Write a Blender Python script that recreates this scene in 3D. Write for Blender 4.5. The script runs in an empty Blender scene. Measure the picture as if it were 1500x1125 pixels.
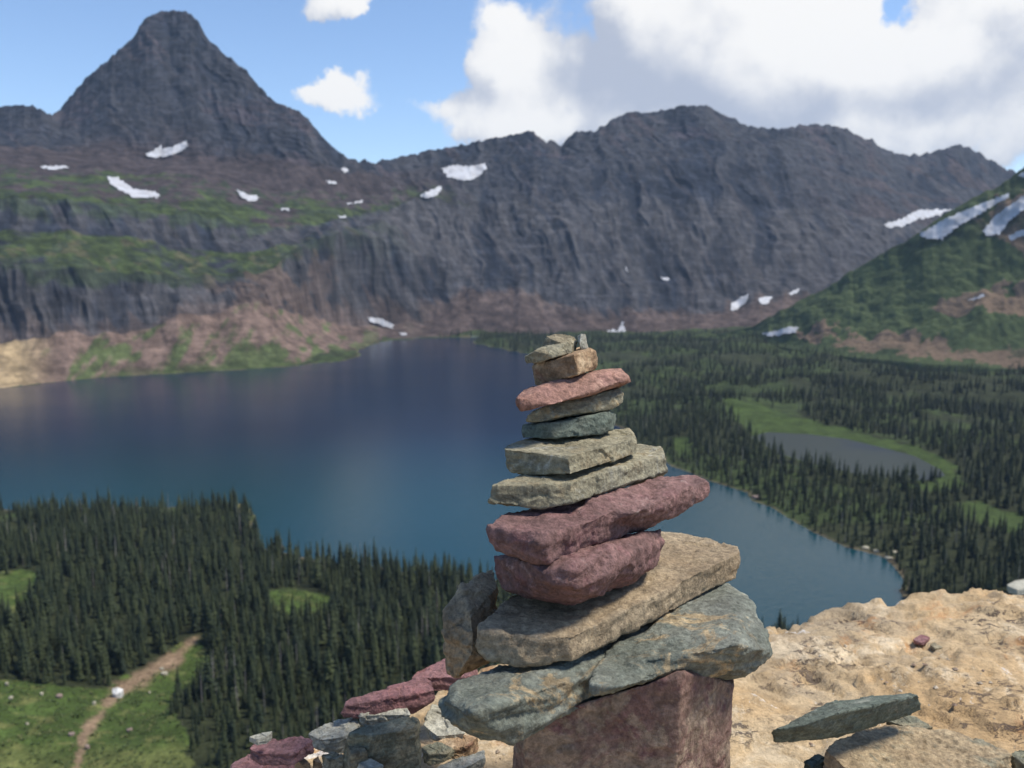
import bpy, bmesh, math, random
import numpy as np
from mathutils import Vector
from mathutils.bvhtree import BVHTree

random.seed(7)
scn = bpy.context.scene
COL = scn.collection
PI = math.pi

# ------------------------------------------------------------------ camera
F = 1250.0; CX = 750.0; CY = 562.5; PITCH = math.atan(187.5 / F)
CAM = np.array([0.0, 0.0, 0.65])
FW = np.array([0, math.cos(PITCH), -math.sin(PITCH)])
UP = np.array([0, math.sin(PITCH), math.cos(PITCH)])
RT = np.array([1.0, 0, 0])
LAKE = -150.0

cd = bpy.data.cameras.new('camera')
cam = bpy.data.objects.new('camera', cd); COL.objects.link(cam)
cam.location = CAM.tolist(); cam.rotation_euler = (PI / 2 - PITCH, 0, 0)
cd.sensor_width = 36; cd.lens = 36 * F / 1500
cd.clip_start = 0.02; cd.clip_end = 20000
cd.dof.use_dof = True; cd.dof.focus_distance = 0.90; cd.dof.aperture_fstop = 9.5
scn.camera = cam

# ------------------------------------------------------------------ world
SUN_EL, SUN_AZ = math.radians(57), math.radians(87)      # azimuth clockwise from +Y
SKY = 0.11
EXPO = 0.52
CLOUD_DARK = (3.2, 3.5, 4.2, 1); CLOUD_LIT = (6.7, 6.6, 6.4, 1)
scn.view_settings.view_transform = 'Standard'; scn.view_settings.look = 'None'
scn.view_settings.gamma = 1; scn.view_settings.use_curve_mapping = False
scn.view_settings.exposure = EXPO

def ray(px, py):
    px = np.asarray(px, float); py = np.asarray(py, float)
    return FW + ((px - CX) / F)[..., None] * RT - ((py - CY) / F)[..., None] * UP
def azel(px, py):
    d = ray(px, py); d = d / np.linalg.norm(d, axis=-1, keepdims=True)
    return math.degrees(math.atan2(d[0], d[1])), math.degrees(math.asin(d[2]))
def project(P):
    Q = np.asarray(P) - CAM
    z = Q @ FW; z = np.where(np.abs(z) < 1e-6, 1e-6, z)
    return CX + F * (Q @ RT) / z, CY - F * (Q @ UP) / z, z

class N:
    """tiny node-tree writer"""
    def __init__(s, nt): s.nt = nt; s.n = nt.nodes; s.l = nt.links
    def new(s, t, **k):
        n = s.n.new(t)
        for a, b in k.items(): setattr(n, a, b)
        return n
    def put(s, sock, v):
        if isinstance(v, bpy.types.NodeSocket): s.l.new(v, sock)
        elif v is not None:
            try: sock.default_value = v
            except Exception: sock.default_value = (*v, 1.0)
    def math(s, op, a, b=None, c=None, clamp=False):
        n = s.new('ShaderNodeMath', operation=op, use_clamp=clamp)
        s.put(n.inputs[0], a); s.put(n.inputs[1], b); s.put(n.inputs[2], c)
        return n.outputs[0]
    def vmath(s, op, a, b=None, sc=None):
        n = s.new('ShaderNodeVectorMath', operation=op)
        s.put(n.inputs[0], a); s.put(n.inputs[1], b)
        if sc is not None: s.put(n.inputs['Scale'], sc)
        return n.outputs[0]
    def noise(s, vec, scale, detail=4, rough=0.55, dist=0.0, color=False):
        n = s.new('ShaderNodeTexNoise')
        s.put(n.inputs['Vector'], vec); n.inputs['Scale'].default_value = scale
        n.inputs['Detail'].default_value = detail; n.inputs['Roughness'].default_value = rough
        n.inputs['Distortion'].default_value = dist
        return n.outputs['Color' if color else 'Fac']
    def voro(s, vec, scale, feature='F1', rnd=1.0):
        n = s.new('ShaderNodeTexVoronoi', feature=feature)
        s.put(n.inputs['Vector'], vec); n.inputs['Scale'].default_value = scale
        n.inputs['Randomness'].default_value = rnd
        return n.outputs['Distance']
    def ramp(s, v, a, b, lo=0.0, hi=1.0, smooth=True):
        n = s.new('ShaderNodeMapRange', interpolation_type='SMOOTHSTEP' if smooth else 'LINEAR')
        s.put(n.inputs[0], v); s.put(n.inputs[1], a); s.put(n.inputs[2], b); s.put(n.inputs[3], lo); s.put(n.inputs[4], hi)
        return n.outputs[0]
    def mix(s, f, a, b, mode='MIX'):
        n = s.new('ShaderNodeMix', data_type='RGBA', blend_type=mode)
        s.put(n.inputs[0], f); s.put(n.inputs[6], a); s.put(n.inputs[7], b)
        return n.outputs[2]
    def map(s, vec, scale=(1, 1, 1), loc=(0, 0, 0), rot=(0, 0, 0)):
        n = s.new('ShaderNodeMapping'); s.put(n.inputs[0], vec)
        n.inputs['Scale'].default_value = scale; n.inputs['Location'].default_value = loc; n.inputs['Rotation'].default_value = rot
        return n.outputs[0]

w = bpy.data.worlds.new('World'); scn.world = w; w.use_nodes = True
def build_world():
    # cloud density as a node group so that it can be read twice (self shading)
    g = bpy.data.node_groups.new('cloud_density', 'ShaderNodeTree')
    g.interface.new_socket('dir', in_out='INPUT', socket_type='NodeSocketVector')
    g.interface.new_socket('density', in_out='OUTPUT', socket_type='NodeSocketFloat')
    n = N(g); gi = n.new('NodeGroupInput'); go = n.new('NodeGroupOutput')
    d0 = gi.outputs[0]
    wob = n.noise(d0, 8.0, 6, 0.66, color=True)
    wob = n.vmath('SUBTRACT', wob, (0.5, 0.5, 0.5))
    d = n.vmath('ADD', d0, n.vmath('SCALE', wob, sc=0.115))
    sx = n.new('ShaderNodeSeparateXYZ'); n.put(sx.inputs[0], d)
    az = n.math('MULTIPLY', n.math('ARCTAN2', sx.outputs[0], sx.outputs[1]), 57.2958)
    el = n.math('MULTIPLY', n.math('ARCSINE', sx.outputs[2]), 57.2958)
    base = n.noise(n.map(d0, (1, 1, 1.7), (3.1, 0.4, 1.0)), 2.3, 7, 0.55)
    fine = n.noise(d0, 17.0, 6, 0.62)
    vo = n.new('ShaderNodeTexVoronoi', feature='F1'); n.put(vo.inputs['Vector'], n.vmath('ADD', d0, n.vmath('SCALE', wob, sc=0.05)))
    vo.inputs['Scale'].default_value = 13; vo.inputs['Detail'].default_value = 2; vo.inputs['Roughness'].default_value = .5
    dens = n.math('ADD', n.math('MULTIPLY', n.math('SUBTRACT', base, 0.44), 3.0), n.math('ADD', n.math('MULTIPLY', n.math('SUBTRACT', fine, 0.5), .8), n.math('MULTIPLY', n.math('SUBTRACT', .42, vo.outputs['Distance']), 1.5)))
    # (px, py, radius px horizontally, radius px vertically, weight) of the cumulus in the picture and unseen ones above it for lake glare, kept as directions
    blobs = [(518, 150, 80, 54, 2.5), (455, 140, 54, 28, 1.7), (520, 118, 44, 36, 1.5), (640, 140, 60, 26, 1.0), (612, 218, 30, 12, 1.4),
             (735, 78, 52, 62, 1.7), (770, 120, 70, 60, 1.4), (700, 150, 100, 46, .9), (640, 140, 60, 24, .4),
             (690, 188, 90, 34, 2.0), (800, 185, 90, 36, 1.3),
             (950, 60, 110, 90, 1.7), (1000, 130, 190, 70, 1.7), (1130, 60, 150, 110, 1.8), (1240, 50, 70, 60, 1.6),
             (1250, 150, 220, 80, 1.5), (1370, 60, 80, 46, 1.6), (1430, 150, 160, 90, 1.5), (1330, 205, 240, 50, 1.2), (1490, 20, 50, 40, 1.2),
             (235, 2, 70, 26, 2.4), (490, 2, 50, 30, 2.2), (505, -45, 90, 55, 2.2), (1150, -60, 330, 80, 1.4), (330, 25, 40, 16, .35),
             (1500, -180, 420, 130, 1.2), (900, -10, 90, 30, 1.1)]
    holes = [(120, 70, 220, 120, 2.6), (400, 85, 190, 55, 1.7), (610, 60, 70, 110, 1.8), (430, 215, 160, 40, 1.2), (850, 30, 34, 50, 1.0), (600, 210, 90, 50, .9),
             (1312, 26, 40, 40, 2.7), (1445, 34, 34, 24, 1.5), (150, -90, 300, 130, 1.6), (330, 60, 60, 40, .6), (760, -10, 130, 40, .7)]
    for sgn, L in ((1, blobs), (-1, holes)):
        for px, py, rx, ry, wt in L:
            a, e = azel(px, py); ra = math.degrees(rx / F) * 1.25; re = math.degrees(ry / F) * 1.25
            u = n.math('DIVIDE', n.math('SUBTRACT', az, a), ra); v = n.math('DIVIDE', n.math('SUBTRACT', el, e), re)
            q = n.math('ADD', n.math('MULTIPLY', u, u), n.math('MULTIPLY', v, v))
            k = n.math('MULTIPLY', n.math('EXPONENT', n.math('MULTIPLY', q, -1.6)), sgn * wt)
            dens = n.math('ADD', dens, k)
    n.put(go.inputs[0], dens)

    n = N(w.node_tree)
    for x in list(n.n): n.n.remove(x)
    tc = n.new('ShaderNodeTexCoord'); d = tc.outputs['Generated']
    sky = n.new('ShaderNodeTexSky', sky_type='NISHITA'); sky.sun_disc = False
    sky.sun_elevation = SUN_EL; sky.sun_rotation = SUN_AZ
    sky.altitude = 2100; sky.air_density = 1.0; sky.dust_density = 0.6; sky.ozone_density = 1.0
    def dens(off):
        gn = n.new('ShaderNodeGroup', node_tree=g)
        n.put(gn.inputs[0], n.vmath('ADD', d, off) if off else d); return gn.outputs[0]
    D0 = dens(None); D1 = dens((0.018, -0.0, 0.028)); D2 = dens((0.05, 0.0, 0.075))
    alpha = n.ramp(n.math('ADD', D0, n.math('MULTIPLY', n.math('SUBTRACT', n.noise(d, 38.0, 6, 0.65), 0.5), 1.3)), 0.02, 1.0)
    lit = n.math('ADD', n.math('SUBTRACT', D0, D1), n.math('MULTIPLY', n.math('SUBTRACT', D0, D2), 0.3))
    wob = n.vmath('SUBTRACT', n.noise(d, 9.0, 5, 0.6, color=True), (0.5, 0.5, 0.5))
    dw = n.vmath('ADD', d, n.vmath('SCALE', wob, sc=0.085))
    sx = n.new('ShaderNodeSeparateXYZ'); n.put(sx.inputs[0], dw)
    az = n.math('MULTIPLY', n.math('ARCTAN2', sx.outputs[0], sx.outputs[1]), 57.2958)
    el = n.math('MULTIPLY', n.math('ARCSINE', sx.outputs[2]), 57.2958)
    body = n.math('ADD', n.math('MULTIPLY', n.math('SUBTRACT', n.noise(dw, 4.2, 6, 0.6), 0.5), 3.0), n.math('MULTIPLY', n.math('SUBTRACT', n.noise(dw, 19.0, 6, 0.62), 0.5), 1.5))
    sh = n.math('ADD', n.math('ADD', body, 0.30), n.math('MULTIPLY', lit, 0.72))
    # sunlit crowns (+) and shaded undersides (-) of the cloud bank over the ridge; unseen bright ones higher up brighten the lake
    for px, py, rx, ry, wt in ((520, 130, 70, 50, .8), (738, 75, 56, 60, 1.0), (770, 110, 50, 50, .5), (700, 188, 100, 26, 1.7), (800, 190, 60, 16, 1.0), (890, 182, 110, 20, .9), (1180, 62, 90, 70, 1.3), (1270, 80, 60, 50, .7),
                               (1370, 55, 56, 36, .9), (1330, 200, 150, 24, .9), (1480, 185, 60, 30, .9), (930, 40, 60, 50, .35), (505, -45, 90, 55, 1.4), (1090, 10, 70, 40, .4),
                               (880, 128, 130, 44, -.65), (1010, 110, 100, 60, -.5), (1060, 160, 120, 30, -.55), (1400, 130, 150, 40, -.65), (1290, 155, 120, 22, -.6), (640, 140, 60, 30, -.3), (850, 75, 60, 40, -.5), (1230, -80, 240, 70, 2.4)):
        a, e = azel(px, py); ra = math.degrees(rx / F) * 1.25; re = math.degrees(ry / F) * 1.25
        u = n.math('DIVIDE', n.math('SUBTRACT', az, a), ra); v = n.math('DIVIDE', n.math('SUBTRACT', el, e), re)
        q = n.math('ADD', n.math('MULTIPLY', u, u), n.math('MULTIPLY', v, v))
        sh = n.math('ADD', sh, n.math('MULTIPLY', n.math('EXPONENT', n.math('MULTIPLY', q, -1.5)), wt))
    shade = n.ramp(sh, -1.25, 2.2)
    grey = n.mix(shade, CLOUD_DARK, CLOUD_LIT)
    under = n.ramp(el, 30, 62, 1.0, 0.48)       # unseen overhead clouds darkened like shaded undersides, lowering the ambient light
    grey = n.mix(1., grey, under, 'MULTIPLY')
    skyc = n.mix(1.0, sky.outputs[0], (1.12, 1.18, 1.24, 1), 'MULTIPLY')
    colr = n.mix(n.math('MULTIPLY', alpha, 0.97), skyc, grey)
    bg = n.new('ShaderNodeBackground'); n.put(bg.inputs[0], colr); bg.inputs[1].default_value = SKY
    out = n.new('ShaderNodeOutputWorld'); n.l.new(bg.outputs[0], out.inputs[0])
build_world()

sd = bpy.data.lights.new('sun', 'SUN'); sun = bpy.data.objects.new('sun', sd); COL.objects.link(sun)
sd.energy = 3.5; sd.angle = math.radians(12); sd.color = (1.0, 0.93, 0.82)
sv = Vector((math.sin(SUN_AZ) * math.cos(SUN_EL), math.cos(SUN_AZ) * math.cos(SUN_EL), math.sin(SUN_EL)))
sun.rotation_euler = sv.to_track_quat('Z', 'Y').to_euler()

# ------------------------------------------------------------------ maths helpers
def P(px, py, d):
    r = ray(px, py); return CAM + np.asarray(d)[..., None] * r if np.ndim(d) else CAM + d * r
def onz(px, py, z):
    r = ray(px, py); t = (z - CAM[2]) / r[..., 2]; return CAM + t[..., None] * r if np.ndim(t) else CAM + t * r
def rng_pt(px, py, R):          # point on the ray at horizontal range R
    r = ray(px, py); h = np.hypot(r[..., 0], r[..., 1]); t = np.asarray(R) / h
    return CAM + t[..., None] * r

_rs = np.random.RandomState(11)
_perm = _rs.permutation(512); _perm = np.concatenate([_perm, _perm, _perm])
_grad = _rs.normal(size=(512, 3)); _grad /= np.linalg.norm(_grad, axis=1)[:, None]
def perlin(p):
    p = np.asarray(p, float)
    i = np.floor(p).astype(np.int64); f = p - i; u = f * f * f * (f * (f * 6 - 15) + 10)
    i &= 511; r = 0
    for dx in (0, 1):
        wx = u[:, 0] if dx else 1 - u[:, 0]; a = _perm[(i[:, 0] + dx) & 511]
        for dy in (0, 1):
            wy = u[:, 1] if dy else 1 - u[:, 1]; b = _perm[(a + i[:, 1] + dy) & 511]
            for dz in (0, 1):
                wz = u[:, 2] if dz else 1 - u[:, 2]; g = _grad[_perm[(b + i[:, 2] + dz) & 511]]
                r = r + wx * wy * wz * (g[:, 0] * (f[:, 0] - dx) + g[:, 1] * (f[:, 1] - dy) + g[:, 2] * (f[:, 2] - dz))
    return r * 1.5
def fbm(p, s=1.0, o=4, g=0.5, off=0.0):
    p = np.asarray(p, float) * s + off; r = 0; a = 1.0
    for k in range(o): r = r + a * perlin(p); p = p * 2.03 + 17.3; a *= g
    return r
def ridged(p, s=1.0, o=4, off=0.0):
    p = np.asarray(p, float) * s + off; r = 0; a = 0.5
    for k in range(o): r = r + a * (1 - 2.2 * np.abs(perlin(p))); p = p * 2.07 + 9.1; a *= 0.5
    return r
def sstep(x, a, b):
    t = np.clip((np.asarray(x, float) - a) / (b - a), 0, 1); return t * t * (3 - 2 * t)
def inpoly(x, y, poly):
    x = np.asarray(x, float); y = np.asarray(y, float); c = np.zeros(x.shape, bool); n = len(poly)
    for k in range(n):
        x1, y1 = poly[k]; x2, y2 = poly[(k + 1) % n]
        m = (y1 > y) != (y2 > y)
        c ^= m & (x < (x2 - x1) * (y - y1) / ((y2 - y1) if y2 != y1 else 1e-9) + x1)
    return c
def segdist(x, y, poly, closed=True):
    d = np.full(np.shape(x), 1e18); n = len(poly)
    for k in range(n if closed else n - 1):
        x1, y1 = poly[k]; x2, y2 = poly[(k + 1) % n]; dx, dy = x2 - x1, y2 - y1
        t = np.clip(((x - x1) * dx + (y - y1) * dy) / (dx * dx + dy * dy + 1e-12), 0, 1)
        d = np.minimum(d, (x - x1 - t * dx) ** 2 + (y - y1 - t * dy) ** 2)
    return np.sqrt(d)
def sdf(x, y, poly):            # negative inside
    return np.where(inpoly(x, y, poly), -1, 1) * segdist(x, y, poly)

# ------------------------------------------------------------------ object helpers
def setp(o, label=None, cat=None, group=None, kind=None):
    if label: o['label'] = label
    if cat: o['category'] = cat
    if group: o['group'] = group
    if kind: o['kind'] = kind
    return o
def link(name, me, mats=(), parent=None):
    for m in mats:
        if m: me.materials.append(m)
    o = bpy.data.objects.new(name, me); COL.objects.link(o)
    if parent: o.parent = parent
    return o
def mesh_np(name, V, Fc, smooth=True, cols=None):
    me = bpy.data.meshes.new(name)
    V = np.ascontiguousarray(V, dtype=np.float32); Fc = np.asarray(Fc, dtype=np.int32)
    k = Fc.shape[1]; nf = len(Fc)
    me.vertices.add(len(V)); me.vertices.foreach_set('co', V.ravel())
    me.loops.add(nf * k); me.loops.foreach_set('vertex_index', Fc.ravel())
    me.polygons.add(nf); me.polygons.foreach_set('loop_start', np.arange(0, nf * k, k, dtype=np.int32))
    if smooth: me.polygons.foreach_set('use_smooth', np.ones(nf, bool))
    me.update(calc_edges=True); me.validate()
    for nm, c in (cols or {}).items():
        c = np.asarray(c, np.float32)
        a = me.color_attributes.new(nm, 'FLOAT_COLOR', 'POINT')
        if c.ndim == 1: c = np.stack([c, c, c], 1)
        a.data.foreach_set('color', np.concatenate([c, np.ones((len(c), 1), np.float32)], 1).ravel())
    return me
def gridfaces(nr, nc, flip=False):
    a = np.arange(nr * nc).reshape(nr, nc)
    q = np.stack([a[:-1, :-1], a[:-1, 1:], a[1:, 1:], a[1:, :-1]], -1).reshape(-1, 4)
    return q[:, ::-1] if flip else q
def material(name, fn):
    m = bpy.data.materials.new(name); m.use_nodes = True; n = N(m.node_tree)
    bs = n.n['Principled BSDF']; fn(n, bs); return m
def bump(n, bs, h, dist, strength=1.0, prev=None):
    b = n.new('ShaderNodeBump'); b.inputs['Distance'].default_value = dist; b.inputs['Strength'].default_value = strength
    n.put(b.inputs['Height'], h)
    if prev is not None: n.put(b.inputs['Normal'], prev)
    if bs is not None: n.put(bs.inputs['Normal'], b.outputs[0])
    return b.outputs[0]

#SECTION_TERRAIN
# ================================================================== VALLEY
LAKE_PX = [(-700, 680), (-300, 612), (0, 569), (70, 561), (150, 553), (300, 545), (430, 537), (510, 528), (530, 519), (528, 512), (560, 501), (620, 496), (700, 494),
           (690, 503), (720, 509), (775, 520), (830, 560), (880, 605), (935, 652), (985, 684), (1060, 713), (1105, 733), (1150, 757), (1200, 780), (1245, 800),
           (1300, 817), (1322, 850), (1335, 905), (1310, 950), (1220, 950), (1100, 935), (900, 890), (720, 848), (600, 836), (470, 822), (395, 800), (372, 772),
           (368, 745), (355, 738), (250, 742), (100, 745), (-100, 748), (-400, 760), (-900, 800)]
LAKE_XY = [tuple(onz(np.float64(a), np.float64(b), LAKE)[:2]) for a, b in LAKE_PX]
def densify(poly, step, amp, seed):
    out = []
    n = len(poly)
    for k in range(n):
        a = np.array(poly[k]); b = np.array(poly[(k + 1) % n]); L = np.linalg.norm(b - a); m = max(1, int(L / step))
        nx = np.array([-(b - a)[1], (b - a)[0]]) / (L + 1e-9)
        for j in range(m):
            p = a + (b - a) * j / m
            q = fbm(np.array([[p[0], p[1], seed]]), 1 / (step * 3.0), 3)[0]
            out.append(tuple(p + nx * q * amp))
    return out
LAKE_SH = densify(LAKE_XY, 14, 7, 3.3)
POND_PX = [(1098, 640), (1125, 633), (1185, 636), (1240, 643), (1290, 655), (1340, 668), (1378, 688), (1385, 697), (1355, 704), (1300, 700), (1245, 692), (1190, 680), (1140, 664)]
POND_Z = -146.0
POND_XY = [tuple(onz(np.float64(a), np.float64(b), POND_Z)[:2]) for a, b in POND_PX]

def valley_z(x, y):
    P3 = np.stack([x, y, np.zeros_like(x)], 1)
    r = np.hypot(x, y)
    d = sdf(x, y, LAKE_SH)
    az = np.degrees(np.arctan2(x, y))
    nearside = (1 - sstep(r, 430, 640) * sstep(az, -2, 14)) * (1 - sstep(r, 680, 800))
    rise = np.where(d > 0, d, d * 2.2)
    up = np.where(d > 0, 0.10 * nearside + 0.012 * (1 - nearside), 0.25)
    z = LAKE + np.clip(rise * up, -14, 400)
    far = (1 - nearside) * sstep(d, 5, 60)
    dp = sdf(x, y, POND_XY)
    hum = fbm(P3, 1 / 120., 4, off=4.4)
    z = z + far * (3.0 + hum * 9) * sstep(dp, 2, 70) + far * 3.4 * (1 - sstep(dp, 2, 70))
    z = np.where(dp < 90, z * sstep(dp, 4, 90) + (POND_Z + np.clip(dp * 0.16, -3, 0.7)) * (1 - sstep(dp, 4, 90)), z)
    # the wooded shelf rises gently towards the right-hand mountainside
    z = z + (1 - nearside) * sstep(x - 0.55 * y, 60, 900) * 55
    z = np.where(d > 6, np.maximum(z, LAKE + .9), z)
    z = z + nearside * sstep(d, 4, 60) * fbm(P3, 1 / 70., 4, off=8.1) * 4.5
    # the steep slope the outcrop stands on
    steep = -2.4 - 0.80 * r + fbm(P3, 1 / 25., 3) * np.clip(r * .06, 0, 4)
    k = 10.0
    return np.where(z > steep, z + np.log1p(np.exp(np.clip((steep - z) / k, -50, 0))) * k, steep + np.log1p(np.exp(np.clip((z - steep) / k, -50, 0))) * k) if True else z

TRAIL_PX = [(285, 938), (262, 958), (232, 978), (205, 992), (180, 1008), (166, 1022), (150, 1042), (132, 1062), (122, 1080), (120, 1100), (108, 1140)]
CLEAR = [  # (polygon in photo pixels, ground at the tree bases) openings in the woods
    [(-60, 990), (60, 1002), (150, 1008), (215, 985), (262, 950), (300, 955), (318, 968), (305, 1000), (262, 1010), (250, 1045), (285, 1090), (275, 1200), (-60, 1250)],
    [(-60, 850), (0, 842), (40, 832), (62, 845), (42, 880), (15, 908), (-60, 915)],
    [(388, 874), (400, 866), (440, 862), (482, 872), (490, 892), (450, 903), (400, 902)],
    [(262, 940), (290, 935), (300, 950), (280, 962), (262, 962)],
]
RCLEAR = [[(1060, 585), (1105, 588), (1150, 606), (1215, 622), (1290, 640), (1360, 660), (1405, 684), (1412, 712), (1375, 722), (1310, 712), (1370, 706), (1384, 694), (1330, 664), (1200, 640), (1100, 636), (1075, 612)],
          [(1395, 735), (1440, 738), (1510, 760), (1600, 780), (1600, 800), (1500, 786), (1430, 765)],
          [(985, 640), (1012, 640), (1015, 668), (990, 668)],
          POND_PX]
def poly_any(px, py, polys):
    m = np.zeros(np.shape(px), bool)
    for q in polys: m |= inpoly(px, py, q)
    return m

def build_valley():
    r = [1.5]
    while r[-1] < 6000:
        a = r[-1]
        r.append(a + (max(1.0, a * .05) if a < 165 else 1.3 if a < 420 else a * 0.0065 if a < 1300 else a * .02))
    r = np.array(r)
    az = np.concatenate([np.arange(-180, -38, 4.0), np.arange(-38, 38.01, 0.19), np.arange(42, 181, 4.0)])
    A, R = np.meshgrid(np.radians(az), r)
    x = (R * np.sin(A)).ravel(); y = (R * np.cos(A)).ravel()
    z = valley_z(x, y)
    V = np.stack([x, y, z], 1)
    px, py, dd = project(V)
    n1 = fbm(V, 1 / 14., 4, off=2.); n2 = fbm(V, 1 / 3.5, 3, off=5.); n0 = fbm(V, 1 / 90., 4, off=9.)
    front = dd > 1
    jx = px + n1 * 14 + n2 * 5; jy = py + n1 * 7 + n2 * 3
    forest = np.array([.030, .036, .016])[None, :] * (1 + .35 * n1)[:, None]
    grass = np.array([.052, .080, .019])[None, :] * (1 + .30 * n1 + .22 * n2)[:, None]
    dry = np.array([.14, .145, .05])[None, :] * (1 + .3 * n2)[:, None]
    moss = np.array([.042, .062, .020])[None, :] * (1 + .4 * n1 + .3 * n2)[:, None]
    sand = np.array([.26, .20, .13])
    c = forest.copy()
    def blend(m, col):
        nonlocal c
        m = np.clip(m, 0, 1)[:, None]; c = c * (1 - m) + col * m
    mead = (front & poly_any(jx, jy, CLEAR)).astype(float)
    farm = (front & poly_any(jx, jy, RCLEAR)).astype(float)
    patch = sstep(n0 + .5 * n1 + .3 * sstep(py, 640, 500), .12, .45) * (dd > 480)
    blend(patch * .75, moss)
    blend(farm, grass * .62 + moss * .3)
    blend(mead, grass)
    blend(mead * sstep(fbm(V, 1 / 6., 4, off=21.), .2, .6) * .8, dry)
    blend(mead * sstep(py + n1 * 20, 1085, 1120) * .55, dry)
    tr = segdist(px, py, TRAIL_PX, False) * (dd / F) + n1 * 1.6 + n2 * 1.0
    wd = np.interp(py, [935, 1000, 1040, 1100], [1.5, 2.6, 1.2, .7])
    blend((1 - sstep(tr, wd * .4, wd * 1.7)) * front * (py > 930) * (px < 300), np.array([.215, .150, .095]) * (1 + .4 * n2)[:, None])
    d = sdf(x, y, LAKE_SH)
    blend((1 - sstep(d + n1 * 3, .5, 4.)) * .5, sand * .7)
    tip = sstep(-np.hypot(px - 366, (py - 742) * 1.5), -22, -8); blend(tip * front, np.array([.42, .36, .16]))
    blend((z < LAKE - .4), np.array([.10, .12, .09]))
    steep = np.clip((x * x + y * y < 170 ** 2).astype(float), 0, 1)
    blend(steep * .5, np.array([.22, .18, .11]))
    me = mesh_np('valley', V, gridfaces(len(r), len(az), True), True, {'col': np.clip(c, 0, 1)})
    def mt(n, bs):
        a = n.new('ShaderNodeVertexColor', layer_name='col').outputs[0]
        g = n.new('ShaderNodeTexCoord').outputs['Object']
        f = n.noise(g, .9, 6, .65); f2 = n.noise(g, .14, 4, .6)
        k = n.math('MULTIPLY', n.ramp(f, .3, .7, .62, 1.4), n.ramp(f2, .3, .7, .8, 1.2))
        n.put(bs.inputs['Base Color'], n.mix(1., a, n.new_rgb(k) if hasattr(n, 'new_rgb') else k, 'MULTIPLY'))
        bs.inputs['Roughness'].default_value = .95; bs.inputs['Specular IOR Level'].default_value = .15
        bump(n, bs, f, .5, .8)
    setp(link('valley_ground', me, [material('ground', mt)]), kind='structure')
build_valley()

# ---- lake and pond
def water(name, cx, cy, r0, r1, z, mat, xy=None):
    if xy:
        bm = bmesh.new(); vs = [bm.verts.new((a, b, z)) for a, b in xy]; bm.faces.new(vs)
        bmesh.ops.triangulate(bm, faces=bm.faces); me = bpy.data.meshes.new(name); bm.to_mesh(me); bm.free()
    else:
        me = mesh_np(name, [(cx - r0, cy - r1, z), (cx + r0, cy - r1, z), (cx + r0, cy + r1, z), (cx - r0, cy + r1, z)], [[0, 1, 2, 3]], False)
    return setp(link(name, me, [mat]), kind='structure')
def lake_mat(n, bs):
    g = n.new('ShaderNodeTexCoord').outputs['Object']
    big = n.noise(n.map(g, (1, 1, 1), rot=(0, 0, .3)), .004, 4, .55)
    sp = n.new('ShaderNodeSeparateXYZ'); n.put(sp.inputs[0], g)
    near = n.ramp(sp.outputs[1], 480, 760)      # shallower, greener water off the near shore
    deep = n.mix(n.ramp(big, .3, .7), (.003, .015, .042, 1), (.005, .021, .052, 1))
    n.put(bs.inputs['Base Color'], n.mix(near, (.005, .040, .052, 1), deep))
    bs.inputs['IOR'].default_value = 1.33
    wind = n.noise(n.map(g, (.45, 1.6, 1), rot=(0, 0, -.15)), .006, 5, .6)
    n.put(bs.inputs['Roughness'], n.ramp(wind, .35, .7, .05, .15))
    r1 = n.noise(n.map(g, (1, 1.6, 1), rot=(0, 0, .5)), .55, 4, .65); r2 = n.noise(n.map(g, (1, 1.8, 1), rot=(0, 0, -.35)), .16, 3, .6)
    h = n.math('ADD', r1, n.math('MULTIPLY', r2, 1.4))
    bump(n, bs, h, .26, .4)
water('lake', 0, 1000, 1800, 1200, LAKE, material('lake_water', lake_mat))
def pond_mat(n, bs):
    g = n.new('ShaderNodeTexCoord').outputs['Object']
    n.put(bs.inputs['Base Color'], n.mix(n.ramp(n.noise(g, .012, 3), .4, .6), (.006, .012, .016, 1), (.018, .024, .014, 1)))
    bs.inputs['Roughness'].default_value = .38; bs.inputs['IOR'].default_value = 1.33
    bump(n, bs, n.noise(g, .5, 3), .15, .5)
water('pond', 0, 0, 0, 0, POND_Z, material('pond_water', pond_mat), POND_XY)

# ================================================================== FAR RANGE
KX =    [-500,   0, 100, 200, 260, 330, 400, 450, 500, 560, 620, 700, 760, 820, 900, 1020, 1150, 1300, 1450, 2000]
C1 =    [520,  500, 490, 482, 466, 450, 444, 466, 474, 480, 474, 432, 436, 462, 466, 462, 440, 440, 440, 440]
C2 =    [400,  385, 390, 404, 412, 404, 392, 360, 345, 350, 380, 395, 392, 405, 410, 410, 400, 400, 400, 400]
C3 =    [345,  338, 340, 352, 362, 372, 368, 345, 332, 325, 335, 350, 340, 345, 350, 350, 350, 360, 365, 370]
C4 =    [300,  290, 292, 305, 315, 325, 332, 330, 322, 308, 290, 300, 290, 290, 290, 290, 300, 320, 335, 345]
C5 =    [245,  242, 246, 252, 256, 262, 276, 282, 284, 280, 262, 258, 250, 250, 240, 235, 252, 282, 305, 320]
C6 =    [205,  214, 222, 232, 235, 236, 238, 242, 252, 256, 246, 232, 225, 232, 215, 200, 222, 256, 282, 300]
D1 =    [1080,1050,1090,1160,1190,1260,1330,1440,1560,1650,1690,1720,1740,1720,1740,1760,1800,1900,2050,2200]
D2 =    [1140,1100,1145,1215,1250,1330,1400,1500,1610,1710,1770,1800,1810,1800,1820,1840,1890,2000,2200,2400]
D3 =    [1270,1230,1270,1330,1370,1420,1470,1560,1660,1760,1850,1880,1900,1890,1910,1940,1990,2110,2330,2600]
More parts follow.
